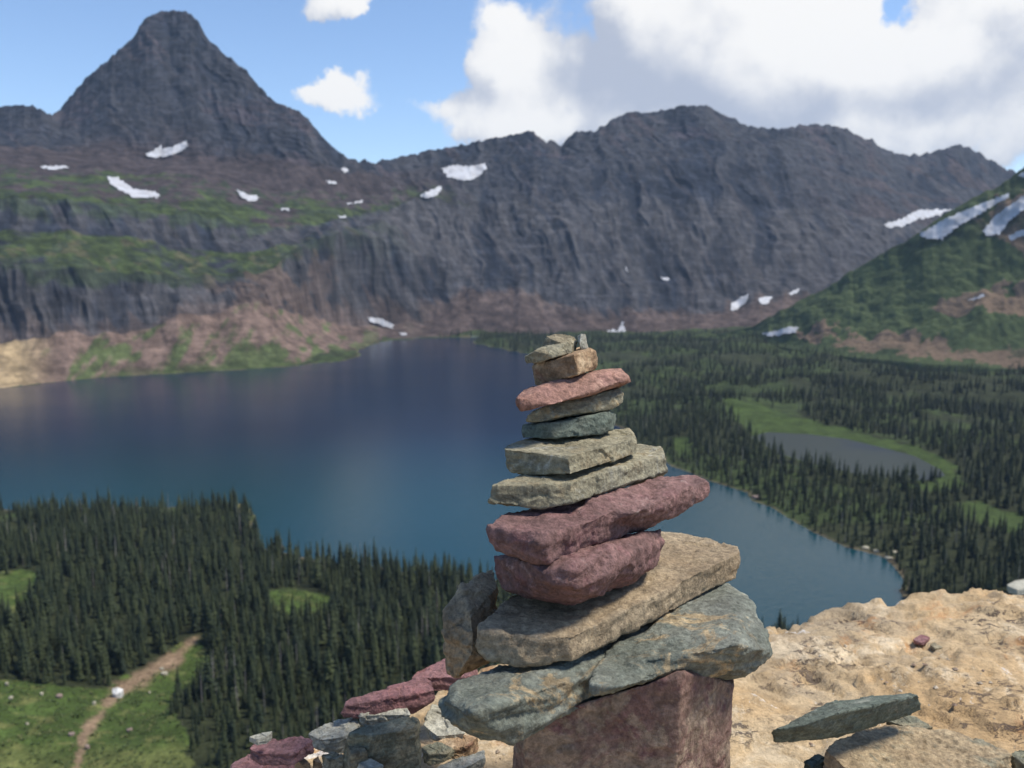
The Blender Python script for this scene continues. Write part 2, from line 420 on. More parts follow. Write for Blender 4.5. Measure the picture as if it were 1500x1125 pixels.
D4 =    [1310,1270,1310,1380,1420,1480,1540,1620,1710,1830,1930,1960,1990,1980,2010,2040,2090,2220,2450,2800]
D5 =    [1560,1540,1590,1640,1660,1700,1740,1790,1840,1920,2020,2060,2080,2080,2110,2140,2190,2350,2600,3000]
D6 =    [1760,1700,1760,1800,1810,1820,1840,1860,1890,1960,2080,2150,2170,2170,2210,2240,2290,2470,2760,3200]
RX = [-500, -200, -60, 0, 30, 60, 76, 85, 105, 130, 160, 185, 203, 215, 228, 240, 265, 280, 290, 300, 310, 335, 360, 380, 400, 420, 440, 458, 470, 478, 500, 520, 550, 600, 650, 700, 760, 775, 783, 792, 800, 806, 812, 822, 835, 850, 870, 888, 900, 915, 930, 945, 958, 975, 1000, 1020, 1040, 1060, 1080, 1095, 1150, 1175, 1200, 1225, 1240, 1255, 1270, 1277, 1285, 1310, 1340, 1370, 1400, 1415, 1430, 1455, 1475, 1500, 1700, 2000]
RY = [150, 120, 150, 155, 154, 161, 171, 163, 138, 112, 88, 66, 42, 25, 18, 14, 14, 20, 30, 50, 62, 84, 103, 128, 148, 158, 166, 180, 196, 205, 226, 233, 236, 226, 216, 206, 194, 190, 193, 202, 206, 202, 203, 213, 200, 191, 190, 184, 174, 168, 162, 165, 162, 160, 155, 154, 158, 170, 176, 187, 189, 184, 182, 186, 190, 198, 206, 203, 214, 224, 228, 221, 213, 215, 222, 236, 248, 256, 290, 300]
RDX = [-500, 0, 70, 90, 250, 420, 520, 600, 800, 1020, 1300, 1500, 2000]
RD =  [2050, 1950, 1900, 2020, 2120, 2000, 1960, 2150, 2290, 2400, 2650, 3000, 3400]
def build_range():
    cols = np.concatenate([np.arange(-500, -40, 8.), np.arange(-40, 1540, 2.0), np.arange(1540, 2001, 8.)])
    base = np.interp(cols, [-900, -300, 0, 70, 150, 300, 430, 510, 560, 620, 700, 2000], [700, 612, 569, 561, 553, 545, 537, 524, 501, 496, 491, 489])
    B = onz(cols, base, LAKE); D0 = np.hypot(B[:, 0], B[:, 1]) - 1
    n1d = fbm(np.stack([cols * .09, cols * 0, cols * 0], 1), 1., 4, .6)
    ry = np.interp(cols, RX, RY) + n1d * 2.6 + fbm(np.stack([cols * .3, cols * 0, cols * 0 + 4], 1), 1., 2) * 1.2
    knots_y = [base + 1.5, None] + []
    ys = [base + 2.5] + [np.interp(cols, KX, c) + fbm(np.stack([cols * .012, cols * 0 + k * 3.7, cols * 0], 1), 1., 4) * 9 * a for k, (c, a) in enumerate([(C1, 1.6), (C2, 1), (C3, 1), (C4, 1.), (C5, .8), (C6, .6)])] + [ry]
    sec = np.sqrt(1 + ((cols - CX) / F) ** 2)
    ds = [D0] + [np.interp(cols, KX, c) * sec for c in (D1, D2, D3, D4, D5, D6)] + [np.interp(cols, RDX, RD) * sec]
    segs = [30, 44, 22, 26, 34, 24, 110]
    # characters of the segments at the left end and of the wall at the centre/right
    rowsY, rowsD, seg, tt = [], [], [], []
    for s in range(7):
        for k in range(segs[s]):
            t = k / segs[s]
            rowsY.append(ys[s] * (1 - t) + ys[s + 1] * t); rowsD.append(ds[s] * (1 - t) + ds[s + 1] * t); seg.append(s); tt.append(t)
    rowsY.append(ys[7]); rowsD.append(ds[7]); seg.append(6); tt.append(1.)
    nvis = len(rowsY)
    for k in range(1, 9):       # the slope behind the crest
        rowsY.append(None); rowsD.append(ds[7] + k * 90.); seg.append(7); tt.append(k / 8)
    V = []
    for j in range(nvis): V.append(rng_pt(cols, rowsY[j], rowsD[j]))
    top = V[-1]
    for k in range(1, 9):
        q = top.copy(); h = np.hypot(q[:, 0], q[:, 1]); s = (h + k * 90) / h; q[:, 0] *= s; q[:, 1] *= s; q[:, 2] -= k * k * 6 + k * 30; V.append(q)
    V = np.array(V); nr, nc = V.shape[:2]
    seg = np.array(seg); tt = np.array(tt)
    SEG = np.repeat(seg[:, None], nc, 1); T = np.repeat(tt[:, None], nc, 1); PXc = np.repeat(cols[None, :], nr, 0)
    left = 1 - sstep(PXc, 380, 640)          # tiers of bench and cliff fade into one wall
    cliff = np.zeros((nr, nc))
    cl_left = {0: .12, 1: 1.0, 2: .2, 3: .8, 4: .3, 5: .35, 6: .75, 7: .6}
    cl_right = {0: .12, 1: .75, 2: .95, 3: 1., 4: 1., 5: 1., 6: 1., 7: .6}
    for s in range(8):
        m = SEG == s; cliff[m] = (cl_left[s] * left + cl_right[s] * (1 - left))[m]
    # soften along rows
    ker = np.hanning(37)[1:-1]; ker /= ker.sum()
    cliff = np.apply_along_axis(lambda v: np.convolve(np.pad(v, 17, 'edge'), ker, 'valid'), 0, cliff)
    Vf = V.reshape(-1, 3); h = np.hypot(Vf[:, 0], Vf[:, 1]); rad = np.stack([Vf[:, 0] / h, Vf[:, 1] / h, 0 * h], 1)
    arc = np.arctan2(Vf[:, 0], Vf[:, 1]) * 1700; cf = cliff.ravel(); tf = T.ravel(); sf = SEG.ravel(); lf = left.ravel(); pxf = PXc.ravel()
    warp = fbm(Vf, 1 / 160., 3, off=3.) * 40
    Q = np.stack([arc + warp * .7 + Vf[:, 2] * .22, Vf[:, 2] * .16, h * .04], 1)
    gul = ridged(Q, 1 / 70., 5, off=1.7); gul2 = ridged(Q, 1 / 22., 4, off=7.7)
    strata = np.abs(((Vf[:, 2] + fbm(Vf, 1 / 120., 3) * 25 + pxf * .03) / 17.) % 1 - .5) * 2
    strata = sstep(strata, .1, .9)
    butt = fbm(np.stack([arc, Vf[:, 2] * .15, h * .2], 1), 1 / 260., 3, off=11)
    edge = np.clip(np.minimum(1, (Vf[:, 2] - LAKE) / 12), 0, 1)
    ent = cf * edge
    disp = -((gul - .55) * 22 + (gul2 - .5) * 5 + strata * (1.0 + 2.0 * (sf == 6) * lf) + butt * 42) * ent - fbm(Vf, 1 / 45., 4, off=2.) * 7 * edge * (1 - cf)
    # ribs on the pyramid peak, talus fans
    Vn = Vf + rad * disp[:, None]
    Vn[:, 2] += fbm(Vf, 1 / 30., 4, off=6.) * 4.5 * edge * (.35 + ent) 
    # colour of the slopes; rock darkened to stand in for cloud shade
    n0 = fbm(Vf, 1 / 130., 4, off=30.); n1 = fbm(Vf, 1 / 34., 4, off=14.); n2 = fbm(Vf, 1 / 9., 3, off=8.)
    A = lambda *v: np.array(v)[None, :]
    rock = A(.020, .024, .034) * (1 + .28 * n1 + .30 * n0)[:, None]
    c = rock
    def blend(m, col):
        nonlocal c
        m = np.clip(m, 0, 1)[:, None]; c = c * (1 - m) + col * m
    fall = fbm(np.stack([arc + Vf[:, 2] * .6, Vf[:, 2] * .12, h * 0], 1), 1 / 24., 4, off=19.)    # streaks down the fall line
    brown = A(.058, .045, .044) * (1 + .2 * n1)[:, None]; talus = A(.150, .104, .082) * (1 + .16 * fall + .10 * n2)[:, None]
    green = A(.058, .080, .028) * (1 + .35 * n1 + .15 * n2)[:, None]; dark = A(.034, .046, .026) * (1 + .3 * n2)[:, None]
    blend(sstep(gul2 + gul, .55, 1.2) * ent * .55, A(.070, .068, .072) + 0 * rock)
    blend(sstep(fall, .15, .6) * .5 * (sf >= 1), A(.066, .058, .058) + 0 * rock)
    # low cliffs at the far left are blackish basalt
    blend(((sf == 1)) * lf * .6, A(.028, .030, .038) * (1 + .5 * n1)[:, None])
    isl = lambda s: (sf == s).astype(float)
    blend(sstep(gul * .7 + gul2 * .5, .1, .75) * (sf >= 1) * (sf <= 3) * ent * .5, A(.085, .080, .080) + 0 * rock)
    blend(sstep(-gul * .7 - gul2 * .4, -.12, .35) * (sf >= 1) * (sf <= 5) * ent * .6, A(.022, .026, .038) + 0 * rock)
    # talus aprons
    ap = isl(0) + isl(1) * (1 - sstep(tf + fall * .28 + n0 * .15, .05, .30)) * (.35 + .65 * (1 - lf))
    blend(ap * (.95 - .35 * (1 - lf)), np.where(lf[:, None] > .5, talus, talus * .78))
    dg = fbm(np.stack([arc - (Vf[:, 2] - LAKE) * 1.1, (Vf[:, 2]) * .3, h * .3], 1), 1 / 38., 5, .6, off=71.)
    blend(isl(0) * sstep(dg + n1 * .5 + n0 * .5 + (0.42 - tf) * .7, -.1, .45) * (1 - sstep(pxf, 470, 640)) * sstep(pxf, 30, 110) * .9, green)
    blend(isl(0) * (1 - sstep(tf + n1 * .15, .04, .20)) * (1 - sstep(pxf, 500, 560)) * sstep(pxf, 60, 300) * .9, green * .85)
    blend(isl(0) * (1 - sstep(pxf, 20, 90)) * .8, A(.36, .27, .15) + 0 * rock)  # sunlit patch on the far-left shore, painted in as paler scree
    # mid bench
    blend(isl(2) * lf * sstep(n1 * .7 + n0 + .45 - .0006 * pxf, -.1, .35), green * .72)
    blend(isl(2) * lf * sstep(n1 + fall * .5, .25, .5) * .4, talus * .7)
    blend(isl(2) * lf * sstep(fbm(Vf, 1 / 20., 4, off=44.) + .4 * (.5 - tf), .12, .3) * .85, dark)
    blend(isl(1) * lf * sstep(tf + n1 * .3, .72, .95) * .85, dark)
    blend(isl(1) * sstep(pxf, 260, 350) * (1 - sstep(pxf, 420, 560)) * sstep(n0 + n1 * .7, 0, .3) * .7, talus * .75)
    blend(isl(3) * lf * sstep(tf + n1 * .5, .55, .9) * .8, dark * 1.2)
    up = isl(4) * (lf + .8 * (1 - sstep(pxf, 600, 720)) * (1 - lf))
    blend(up * .95, brown)
    blend(up * sstep(n1 * .8 + n0 + .5 - tf * 1.2, -.2, .25), green * .72)
    blend(up * sstep(fbm(Vf, 1 / 26., 4, off=51.), .15, .35) * .8, dark * 1.1)
    blend(isl(5) * np.clip(lf + .6 * (1 - sstep(pxf, 560, 700)), 0, 1) * .9, brown * .95)
    blend(isl(6) * (1 - sstep(tf + n1 * .06 + n0 * .08, .0, .22 )) * sstep(pxf, 60, 120) * lf, brown * .92)
    blend(isl(6) * sstep(fall * .5 + strata * .5 + n0, .5, 1.) * .45, A(.082, .062, .068) + 0 * rock)
    blend(isl(6) * lf * (1 - strata) * .25, A(.034, .036, .048) + 0 * rock)
    blend(sstep(pxf, 1150, 1300) * (sf >= 4) * sstep(.45 - tf + n0, .0, .4) * .7, brown * 1.1)
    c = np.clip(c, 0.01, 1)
    faces = gridfaces(nr, nc, True)
    def mt(n, bs):
        a = n.new('ShaderNodeVertexColor', layer_name='col').outputs[0]
        g = n.new('ShaderNodeTexCoord').outputs['Object']
        f = n.noise(n.map(g, (1, 1, .35)), .08, 7, .70); f2 = n.noise(n.map(g, (.35, .35, 4.5)), .03, 5, .65); f3 = n.noise(n.map(g, (1, 1, .10)), .045, 5, .62)
        k = n.math('MULTIPLY', n.math('MULTIPLY', n.ramp(f, .3, .7, .72, 1.3), n.ramp(f2, .3, .7, .78, 1.22)), n.ramp(f3, .32, .68, .68, 1.34))
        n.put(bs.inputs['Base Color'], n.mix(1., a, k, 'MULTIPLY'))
        bs.inputs['Roughness'].default_value = .95; bs.inputs['Specular IOR Level'].default_value = .1
        bump(n, bs, f, 3, .45)
    rm = material('mountain_rock', mt)
    # cut the sheet into the peak, the ridge and the slopes over the lake
    fr = np.repeat(np.arange(nr - 1)[:, None], nc - 1, 1).ravel(); fc = np.repeat(np.arange(nc - 1)[None, :], nr - 1, 0).ravel()
    fp = cols[fc]; fs = seg[fr]
    pk = (fs >= 6) & (fp > 74) & (fp < 548)
    rd = (fs >= 6) & (fp >= 548) | ((fs >= 1) & (fp >= 800))
    kn = (fs >= 6) & (fp <= 74)
    allV = Vn
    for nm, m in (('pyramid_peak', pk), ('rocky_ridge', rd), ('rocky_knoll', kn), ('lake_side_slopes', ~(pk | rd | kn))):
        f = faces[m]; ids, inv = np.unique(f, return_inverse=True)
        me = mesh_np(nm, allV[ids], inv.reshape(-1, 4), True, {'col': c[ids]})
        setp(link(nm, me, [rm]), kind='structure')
    return allV, faces
RV, RF = build_range()

# ================================================================== RIGHT-HAND GREEN HILLSIDE
def build_hillside():
    cols = np.concatenate([np.arange(1010, 1560, 2.0), np.arange(1560, 2300, 8.)])
    basey = np.interp(cols, [1010, 1100, 1200, 1350, 1500, 1800, 2300], [494, 500, 520, 534, 545, 570, 640])
    topy = np.interp(cols, [1010, 1060, 1100, 1150, 1200, 1235, 1260, 1300, 1340, 1380, 1420, 1450, 1480, 1500, 1700, 2300], [492, 488, 478, 452, 425, 405, 390, 365, 345, 318, 294, 280, 262, 246, 120, 0])
    topy = topy + fbm(np.stack([cols * .06, cols * 0, cols * 0 + 5], 1), 1., 4) * 3.0 * sstep(cols, 1060, 1150)
    B = onz(cols, basey, LAKE + 3); D0 = np.hypot(B[:, 0], B[:, 1]) - 60
    D1 = np.interp(cols, [1010, 1200, 1350, 1500, 1800, 2300], [1560, 1500, 1480, 1520, 1700, 1900])
    nrow = 150; V = []; T = []
    for k in range(nrow):
        t = k / (nrow - 1)
        yy = basey + 22 * (1 - t) ** 2 * 0 + (topy - basey) * (t ** 1.0)
        D = D0 + (D1 - D0) * (t ** .8)
        if k == 0: yy = basey + 14
        V.append(rng_pt(cols, yy, D)); T.append(t)
    top = V[-1]
    for k in range(1, 7):
        q = top.copy(); h = np.hypot(q[:, 0], q[:, 1]); s = (h + k * 70) / h; q[:, 0] *= s; q[:, 1] *= s; q[:, 2] -= k * k * 9 + 8 * k; V.append(q); T.append(1)
    V = np.array(V); nr, nc = V.shape[:2]; Vf = V.reshape(-1, 3)
    T = np.repeat(np.array(T)[:, None], nc, 1).ravel(); px = np.repeat(cols[None, :], nr, 0).ravel()
    _, py, _ = project(Vf)
    n0 = fbm(Vf, 1 / 110., 4, off=61.); n1 = fbm(Vf, 1 / 30., 4, off=24.); n2 = fbm(Vf, 1 / 8., 3, off=28.)
    Vn = Vf.copy(); e = sstep(T, .02, .25) * (1 - .7 * sstep(T, .93, 1))
    Vn[:, 2] += (n0 * 12 + n1 * 5 + n2 * 1.2) * e
    A = lambda *v: np.array(v)[None, :]
    c = A(.064, .086, .036) * (1 + .2 * n1 + .06 * n2)[:, None]
    def blend(m, col):
        nonlocal c
        m = np.clip(m, 0, 1)[:, None]; c = c * (1 - m) + col * m
    dark = A(.032, .046, .022) * (1 + .3 * n2)[:, None]; brown = A(.185, .125, .088) * (1 + .2 * n1 + .1 * n2)[:, None]
    arc = np.arctan2(Vf[:, 0], Vf[:, 1]) * 1400
    strk = fbm(np.stack([arc - Vf[:, 2] * 1.2, Vf[:, 2] * .25 + arc * .1, 0 * arc], 1), 1 / 30., 4, off=3)
    blend(sstep(strk + n1 * .4, .1, .6) * .45, dark)
    jx = px + n1 * 22 + n2 * 6; jy = py + n1 * 9 + n2 * 4
    for q in ([(1360, 445), (1420, 432), (1560, 400), (1600, 440), (1600, 470), (1480, 466), (1400, 462)],
              [(1240, 497), (1300, 486), (1380, 490), (1380, 512), (1330, 518), (1220, 512)],
              [(1330, 512), (1560, 514), (1700, 530), (1700, 545), (1450, 532), (1330, 524)],
              [(1420, 325), (1480, 300), (1560, 260), (1600, 420), (1520, 400), (1500, 372), (1462, 352)],
              [(1160, 492), (1240, 480), (1200, 505)]):
        blend(inpoly(jx, jy, q) * .85, brown)
    blend(sstep(.3 - np.abs(py - 360 + (px - 1300) * .15 - n1 * 18) / 60, 0, .3) * (px > 1230) * .8, dark)
    blend(sstep(jy, 505, 520) * sstep(n0 + n1, -.1, .2) * .7, dark)
    me = mesh_np('hillside', Vn, gridfaces(nr, nc, True), True, {'col': np.clip(c, .01, 1)})
    def mt(n, bs):
        a = n.new('ShaderNodeVertexColor', layer_name='col').outputs[0]
        g = n.new('ShaderNodeTexCoord').outputs['Object']
        f = n.noise(g, .16, 6, .66)
        n.put(bs.inputs['Base Color'], n.mix(1., a, n.ramp(f, .3, .7, .8, 1.2), 'MULTIPLY'))
        bs.inputs['Roughness'].default_value = .95; bs.inputs['Specular IOR Level'].default_value = .1
        bump(n, bs, f, 2.5, .6)
    setp(link('green_hillside', me, [material('hillside_turf', mt)]), kind='structure')
    return Vn, gridfaces(nr, nc, True)
HV, HF = build_hillside()

def bvh_of(V, Fc): return BVHTree.FromPolygons([tuple(v) for v in V.tolist()], Fc.tolist())
# ---- snow patches lying on the slopes
SNOW = [[(212, 226), (225, 220), (235, 211), (240, 218), (262, 210), (277, 204), (275, 215), (262, 225), (240, 231), (222, 232)],
        [(155, 258), (172, 259), (195, 276), (225, 280), (237, 287), (230, 291), (195, 290), (175, 279), (160, 270)],
        [(60, 243), (98, 242), (101, 248), (75, 250), (62, 248)], [(347, 278), (360, 283), (380, 288), (378, 295), (365, 296), (352, 290)],
        [(411, 303), (425, 304), (424, 310), (412, 309)], [(645, 246), (665, 241), (690, 243), (712, 237), (713, 248), (700, 262), (680, 266), (655, 260)],
        [(615, 286), (630, 278), (645, 272), (647, 280), (635, 290), (620, 292)], [(538, 464), (560, 467), (578, 476), (575, 483), (560, 478), (542, 472)],
        [(1070, 445), (1090, 432), (1100, 430), (1092, 445), (1078, 456), (1070, 455)], [(1108, 436), (1133, 434), (1125, 447), (1115, 447)],
        [(1150, 430), (1172, 422), (1172, 428), (1160, 433)], [(1293, 328), (1320, 320), (1345, 307), (1400, 306), (1385, 315), (1345, 322), (1325, 332), (1300, 334)],
        [(1343, 345), (1380, 322), (1440, 297), (1480, 282), (1478, 290), (1440, 312), (1400, 335), (1380, 352), (1355, 350)],
        [(1438, 340), (1455, 318), (1500, 285), (1530, 270), (1525, 290), (1478, 325), (1465, 345), (1445, 346)], [(1475, 346), (1505, 333), (1505, 345), (1480, 353)],
        [(1108, 490), (1165, 477), (1172, 480), (1165, 488), (1130, 494)], [(1415, 440), (1440, 430), (1443, 435), (1425, 443)],
        [(498, 247), (510, 246), (513, 253), (503, 254)], [(477, 264), (492, 266), (496, 271), (482, 270)], [(493, 316), (506, 315), (508, 320), (497, 321)],
        [(496, 296), (512, 297), (532, 293), (530, 298), (512, 300)], [(888, 486), (898, 481), (905, 484), (909, 471), (914, 472), (917, 488), (892, 489)],
        [(966, 405), (980, 407), (982, 412), (972, 412)], [(912, 388), (917, 390), (923, 400), (918, 400)], [(584, 487), (598, 488), (597, 492), (586, 492)],
        [(1488, 258), (1502, 250), (1502, 262)]]
def build_snow():
    tr = [bvh_of(HV, HF), bvh_of(RV, RF)]
    def mt(n, bs):
        g = n.new('ShaderNodeTexCoord').outputs['Object']
        f = n.noise(g, .05, 5, .6)
        n.put(bs.inputs['Base Color'], n.mix(n.ramp(f, .4, .75), (.50, .51, .54, 1), (.34, .33, .33, 1))); bs.inputs['Roughness'].default_value = .8
        bump(n, bs, f, 1, .3)
    m = material('snow', mt)
    st = 1.25
    for poly in SNOW:
        a = np.array(poly); x0, y0 = a.min(0) - 3; x1, y1 = a.max(0) + 3
        xs = np.arange(x0, x1, st); ys = np.arange(y0, y1, st); X, Y = np.meshgrid(xs, ys)
        q = np.stack([X.ravel(), Y.ravel(), 0 * X.ravel()], 1)
        jx = X.ravel() + fbm(q, .16, 3) * 2.6; jy = Y.ravel() + fbm(q, .16, 3, off=7) * 1.8
        inside = inpoly(jx, jy, poly); idx = -np.ones(len(q), int); V = []
        for k in np.nonzero(inside)[0]:
            d = Vector(ray(q[k, 0], q[k, 1])).normalized(); best = None
            for t in tr:
                hit = t.ray_cast(Vector(CAM), d)
                if hit[0] is not None and (best is None or hit[3] < best[3]): best = hit
            if best is None: continue
            idx[k] = len(V); V.append(tuple(best[0] - d * 5 + Vector((0, 0, .6))))
        nc = len(xs); g = idx.reshape(X.shape)
        Fc = [(g[i, j], g[i + 1, j], g[i + 1, j + 1], g[i, j + 1]) for i in range(g.shape[0] - 1) for j in range(nc - 1)
              if min(g[i, j], g[i + 1, j], g[i + 1, j + 1], g[i, j + 1]) >= 0]
        if len(Fc) < 3: continue
        Vv = np.array(V); Fa = np.array(Fc)
        for _ in range(4):          # snow lies smoother than the rock beneath it
            ac = np.zeros_like(Vv); ct = np.zeros(len(Vv))
            for u, w_ in ((0, 1), (1, 2), (2, 3), (3, 0)):
                for p_, q_ in ((u, w_), (w_, u)): np.add.at(ac, Fa[:, p_], Vv[Fa[:, q_]]); np.add.at(ct, Fa[:, p_], 1)
            m_ = ct >= 8; Vv[m_] = Vv[m_] * .4 + .6 * ac[m_] / ct[m_, None]
        dep = np.hypot(Vv[:, 0], Vv[:, 1])[Fa]; Fa = Fa[(dep.max(1) - dep.min(1)) < 120]
        if len(Fa) < 3: continue
        setp(link('snow_patch', mesh_np('snow_patch', Vv, Fa), [m]), kind='structure')
build_snow()

#SECTION_TREES
# ================================================================== TREES
def noise_color(n, g, c1, c2, sc, lo=.35, hi=.65):
    return n.mix(n.ramp(n.noise(g, sc, 4, .6), lo, hi), (*c1, 1), (*c2, 1))
def needle_mat(n, bs):
    oi = n.new('ShaderNodeObjectInfo'); r = oi.outputs['Random']
    g = n.new('ShaderNodeTexCoord').outputs['Object']
    a = n.mix(r, (.012, .022, .010, 1), (.040, .052, .017, 1))
    k = n.ramp(n.noise(g, 1.1, 3, .6), .3, .7, .65, 1.45)
    n.put(bs.inputs['Base Color'], n.mix(1., a, k, 'MULTIPLY')); bs.inputs['Roughness'].default_value = .75
    bs.inputs['Specular IOR Level'].default_value = .25
M_NEEDLE = material('fir_needles', needle_mat)
def bark_mat(n, bs):
    g = n.new('ShaderNodeTexCoord').outputs['Object']
    n.put(bs.inputs['Base Color'], noise_color(n, n.map(g, (3, 3, .4)), (.07, .055, .045), (.14, .12, .10), 2)); bs.inputs['Roughness'].default_value = .9
M_BARK = material('bark', bark_mat)
def grey_mat(n, bs):
    g = n.new('ShaderNodeTexCoord').outputs['Object']
    n.put(bs.inputs['Base Color'], noise_color(n, n.map(g, (3, 3, .4)), (.20, .18, .155), (.34, .31, .28), 2)); bs.inputs['Roughness'].default_value = .9
M_GREY = material('weathered_wood', grey_mat)

def cone_tube(V, Fc, pts, rads, ns=6):
    b0 = len(V); prev = None
    for (p, r) in zip(pts, rads):
        ids = []
        for k in range(ns):
            a = 2 * PI * k / ns; V.append((p[0] + r * math.cos(a), p[1] + r * math.sin(a), p[2])); ids.append(len(V) - 1)
        if prev:
            for k in range(ns): Fc.append((prev[k], prev[(k + 1) % ns], ids[(k + 1) % ns], ids[k]))
        prev = ids
def tree_meshes(seed, H=1.0, slim=.15, nw=15, nb=9, gap=.08):
    """fir of unit height: trunk mesh and crown mesh of drooping boughs"""
    rd = random.Random(seed); V = []; Fc = []
    cone_tube(V, Fc, [(0, 0, -.03), (0, 0, .5), (0, 0, .97)], [.014, .009, .002], 5)
    tm = bpy.data.meshes.new('trunk'); tm.from_pydata(V, [], Fc); tm.materials.append(M_BARK)
    V = []; T = []
    lean = rd.uniform(0, 2 * PI)
    for w in range(nw):
        t = gap + (1 - gap) * (w / nw) ** .92
        r = slim * (1 - t) ** .82 * (.72 + .28 * min(1, (t - gap) * 9 + .2)) * rd.uniform(.82, 1.15) + .008
        m = nb if t < .7 else max(5, nb - 3)
        off = rd.uniform(0, 6)
        for b in range(m):
            if rd.random() < .08: continue
            a = off + 2 * PI * (b + rd.uniform(-.25, .25)) / m; rr = r * rd.uniform(.6, 1.18) * (1 + .15 * math.cos(a - lean))
            ca, sa = math.cos(a), math.sin(a); wd = rr * rd.uniform(.30, .44) + .006; dr = rr * rd.uniform(.35, .75)
            z = t + rd.uniform(-.012, .012); i = len(V)
            V += [(0, 0, z + .028), (ca * rr * .55 - sa * wd, sa * rr * .55 + ca * wd, z - dr * .62), (ca * rr, sa * rr, z - dr * .55), (ca * rr * .55 + sa * wd, sa * rr * .55 - ca * wd, z - dr * .62), (ca * rr * .6, sa * rr * .6, z - dr * .10)]
            T += [(i, i + 1, i + 4), (i, i + 4, i + 3), (i + 1, i + 2, i + 4), (i + 4, i + 2, i + 3)]
    i = len(V); V += [(0, 0, 1.0)] + [(.006 * math.cos(k * 2.1), .006 * math.sin(k * 2.1), .93) for k in range(3)]
    T += [(i, i + 1, i + 2), (i, i + 2, i + 3), (i, i + 3, i + 1)]
    cm = bpy.data.meshes.new('crown'); cm.from_pydata(V, [], T); cm.materials.append(M_NEEDLE)
    return tm, cm
def dead_meshes(seed):
    rd = random.Random(seed); V = []; Fc = []
    cone_tube(V, Fc, [(0, 0, -.03), (.004, 0, .5), (.01, .004, .98)], [.013, .009, .002], 5)
    tm = bpy.data.meshes.new('trunk'); tm.from_pydata(V, [], Fc); tm.materials.append(M_GREY)
    V = []; T = []
    for k in range(34):
        t = rd.uniform(.2, .95); a = rd.uniform(0, 6.3); r = .09 * (1 - t) + .015; z = t; i = len(V)
        V += [(0, 0, z + .006), (0, 0, z - .004), (math.cos(a) * r, math.sin(a) * r, z - rd.uniform(0, .03)), (-math.sin(a) * .005, math.cos(a) * .005, z)]
        T += [(i, i + 1, i + 2), (i, i + 3, i + 2), (i + 1, i + 3, i + 2)]
    cm = bpy.data.meshes.new('branches'); cm.from_pydata(V, [], T); cm.materials.append(M_GREY)
    return tm, cm
def joined(meshes, name):
    bm = bmesh.new()
    for m in meshes: bm.from_mesh(m)
    me = bpy.data.meshes.new(name); bm.to_mesh(me); bm.free()
    me.materials.append(meshes[1].materials[0]); return me

def scatter_trees():
    rs = np.random.RandomState(5)
    pts = []
    def jgrid(x0, x1, y0, y1, s):
        X, Y = np.meshgrid(np.arange(x0, x1, s), np.arange(y0, y1, s)); X = X.ravel() + rs.uniform(-.5, .5, X.size) * s; Y = Y.ravel() + rs.uniform(-.5, .5, Y.size) * s
        return X, Y
    out = []
    for (x0, x1, y0, y1, s, zone) in ((-420, 330, 120, 620, 4.0, 0), (-200, 120, 120, 380, 3.6, 3), (60, 1300, 330, 1000, 5.4, 1), (-260, 1500, 1000, 1650, 8.5, 2)):
        x, y = jgrid(x0, x1, y0, y1, s)
        z = valley_z(x, y); V = np.stack([x, y, z], 1); px, py, dd = project(V); d = sdf(x, y, LAKE_SH); az = np.degrees(np.arctan2(x, y)); r = np.hypot(x, y)
        ok = (dd > 100) & (px > -40) & (px < 1545) & (py < 1230) & (d > 1.5) & (r > 165) & (z > LAKE + .1)
        n0 = fbm(V, 1 / 60., 4, off=70.); n1 = fbm(V, 1 / 14., 3, off=75.)
        if zone == 0:
            ok &= ~poly_any(px + n1 * 14, py + n1 * 8, CLEAR) & (segdist(px, py, TRAIL_PX, False) * dd / F > 3.0)
            ok &= rs.rand(len(x)) < .55 + .45 * sstep(n0, -.4, .1)
            ok &= ~((r > 430) & (az > 6))
            ok &= ~((r > 505) & (px > 375))
            sz = rs.triangular(4.0, 10.5, 16.5, len(x)) * (1 + .25 * n0 + .22 * n1)
            sz = np.where(r < 260, sz * .80, sz)
            sz = np.where((px < 372) & (r > 440), sz * .92, sz)
        elif zone == 3:
            ok &= ~poly_any(px + n1 * 14, py + n1 * 8, CLEAR) & (segdist(px, py, TRAIL_PX, False) * dd / F > 3.0) & (r < 345)
            sz = rs.uniform(2.2, 6.5, len(x))
        elif zone == 1:
            ok &= ((r > 430) & (az > 4))
            ok &= ~poly_any(px + n1 * 12, py + n1 * 6, RCLEAR)
            dens = .95 * sstep(n0 + .35 + .9 * sstep(py, 600, 760), -.1, .5)
            ok &= rs.rand(len(x)) < dens
            sz = rs.triangular(4.5, 10, 15.5, len(x)) * (.80 + .2 * sstep(d, 0, 30))
        else:
            ok &= (y > 1000) & (d > 4) & ((px > 640) | (y < 0)) & (py > 488) & (py < 600)
            ok &= ~poly_any(px, py, RCLEAR)
            ok &= rs.rand(len(x)) < .95 * sstep(n0 + .25 + .4 * sstep(py, 530, 495), -.1, .4)
            sz = rs.uniform(6.5, 13, len(x))
        k = np.nonzero(ok)[0]
        out.append(np.stack([x[k], y[k], z[k] - .2, sz[k], px[k], py[k], dd[k], np.full(len(k), zone)], 1))
    return np.concatenate(out)
TR = scatter_trees()
print('trees', len(TR), [(TR[:, 7] == k).sum() for k in range(3)])

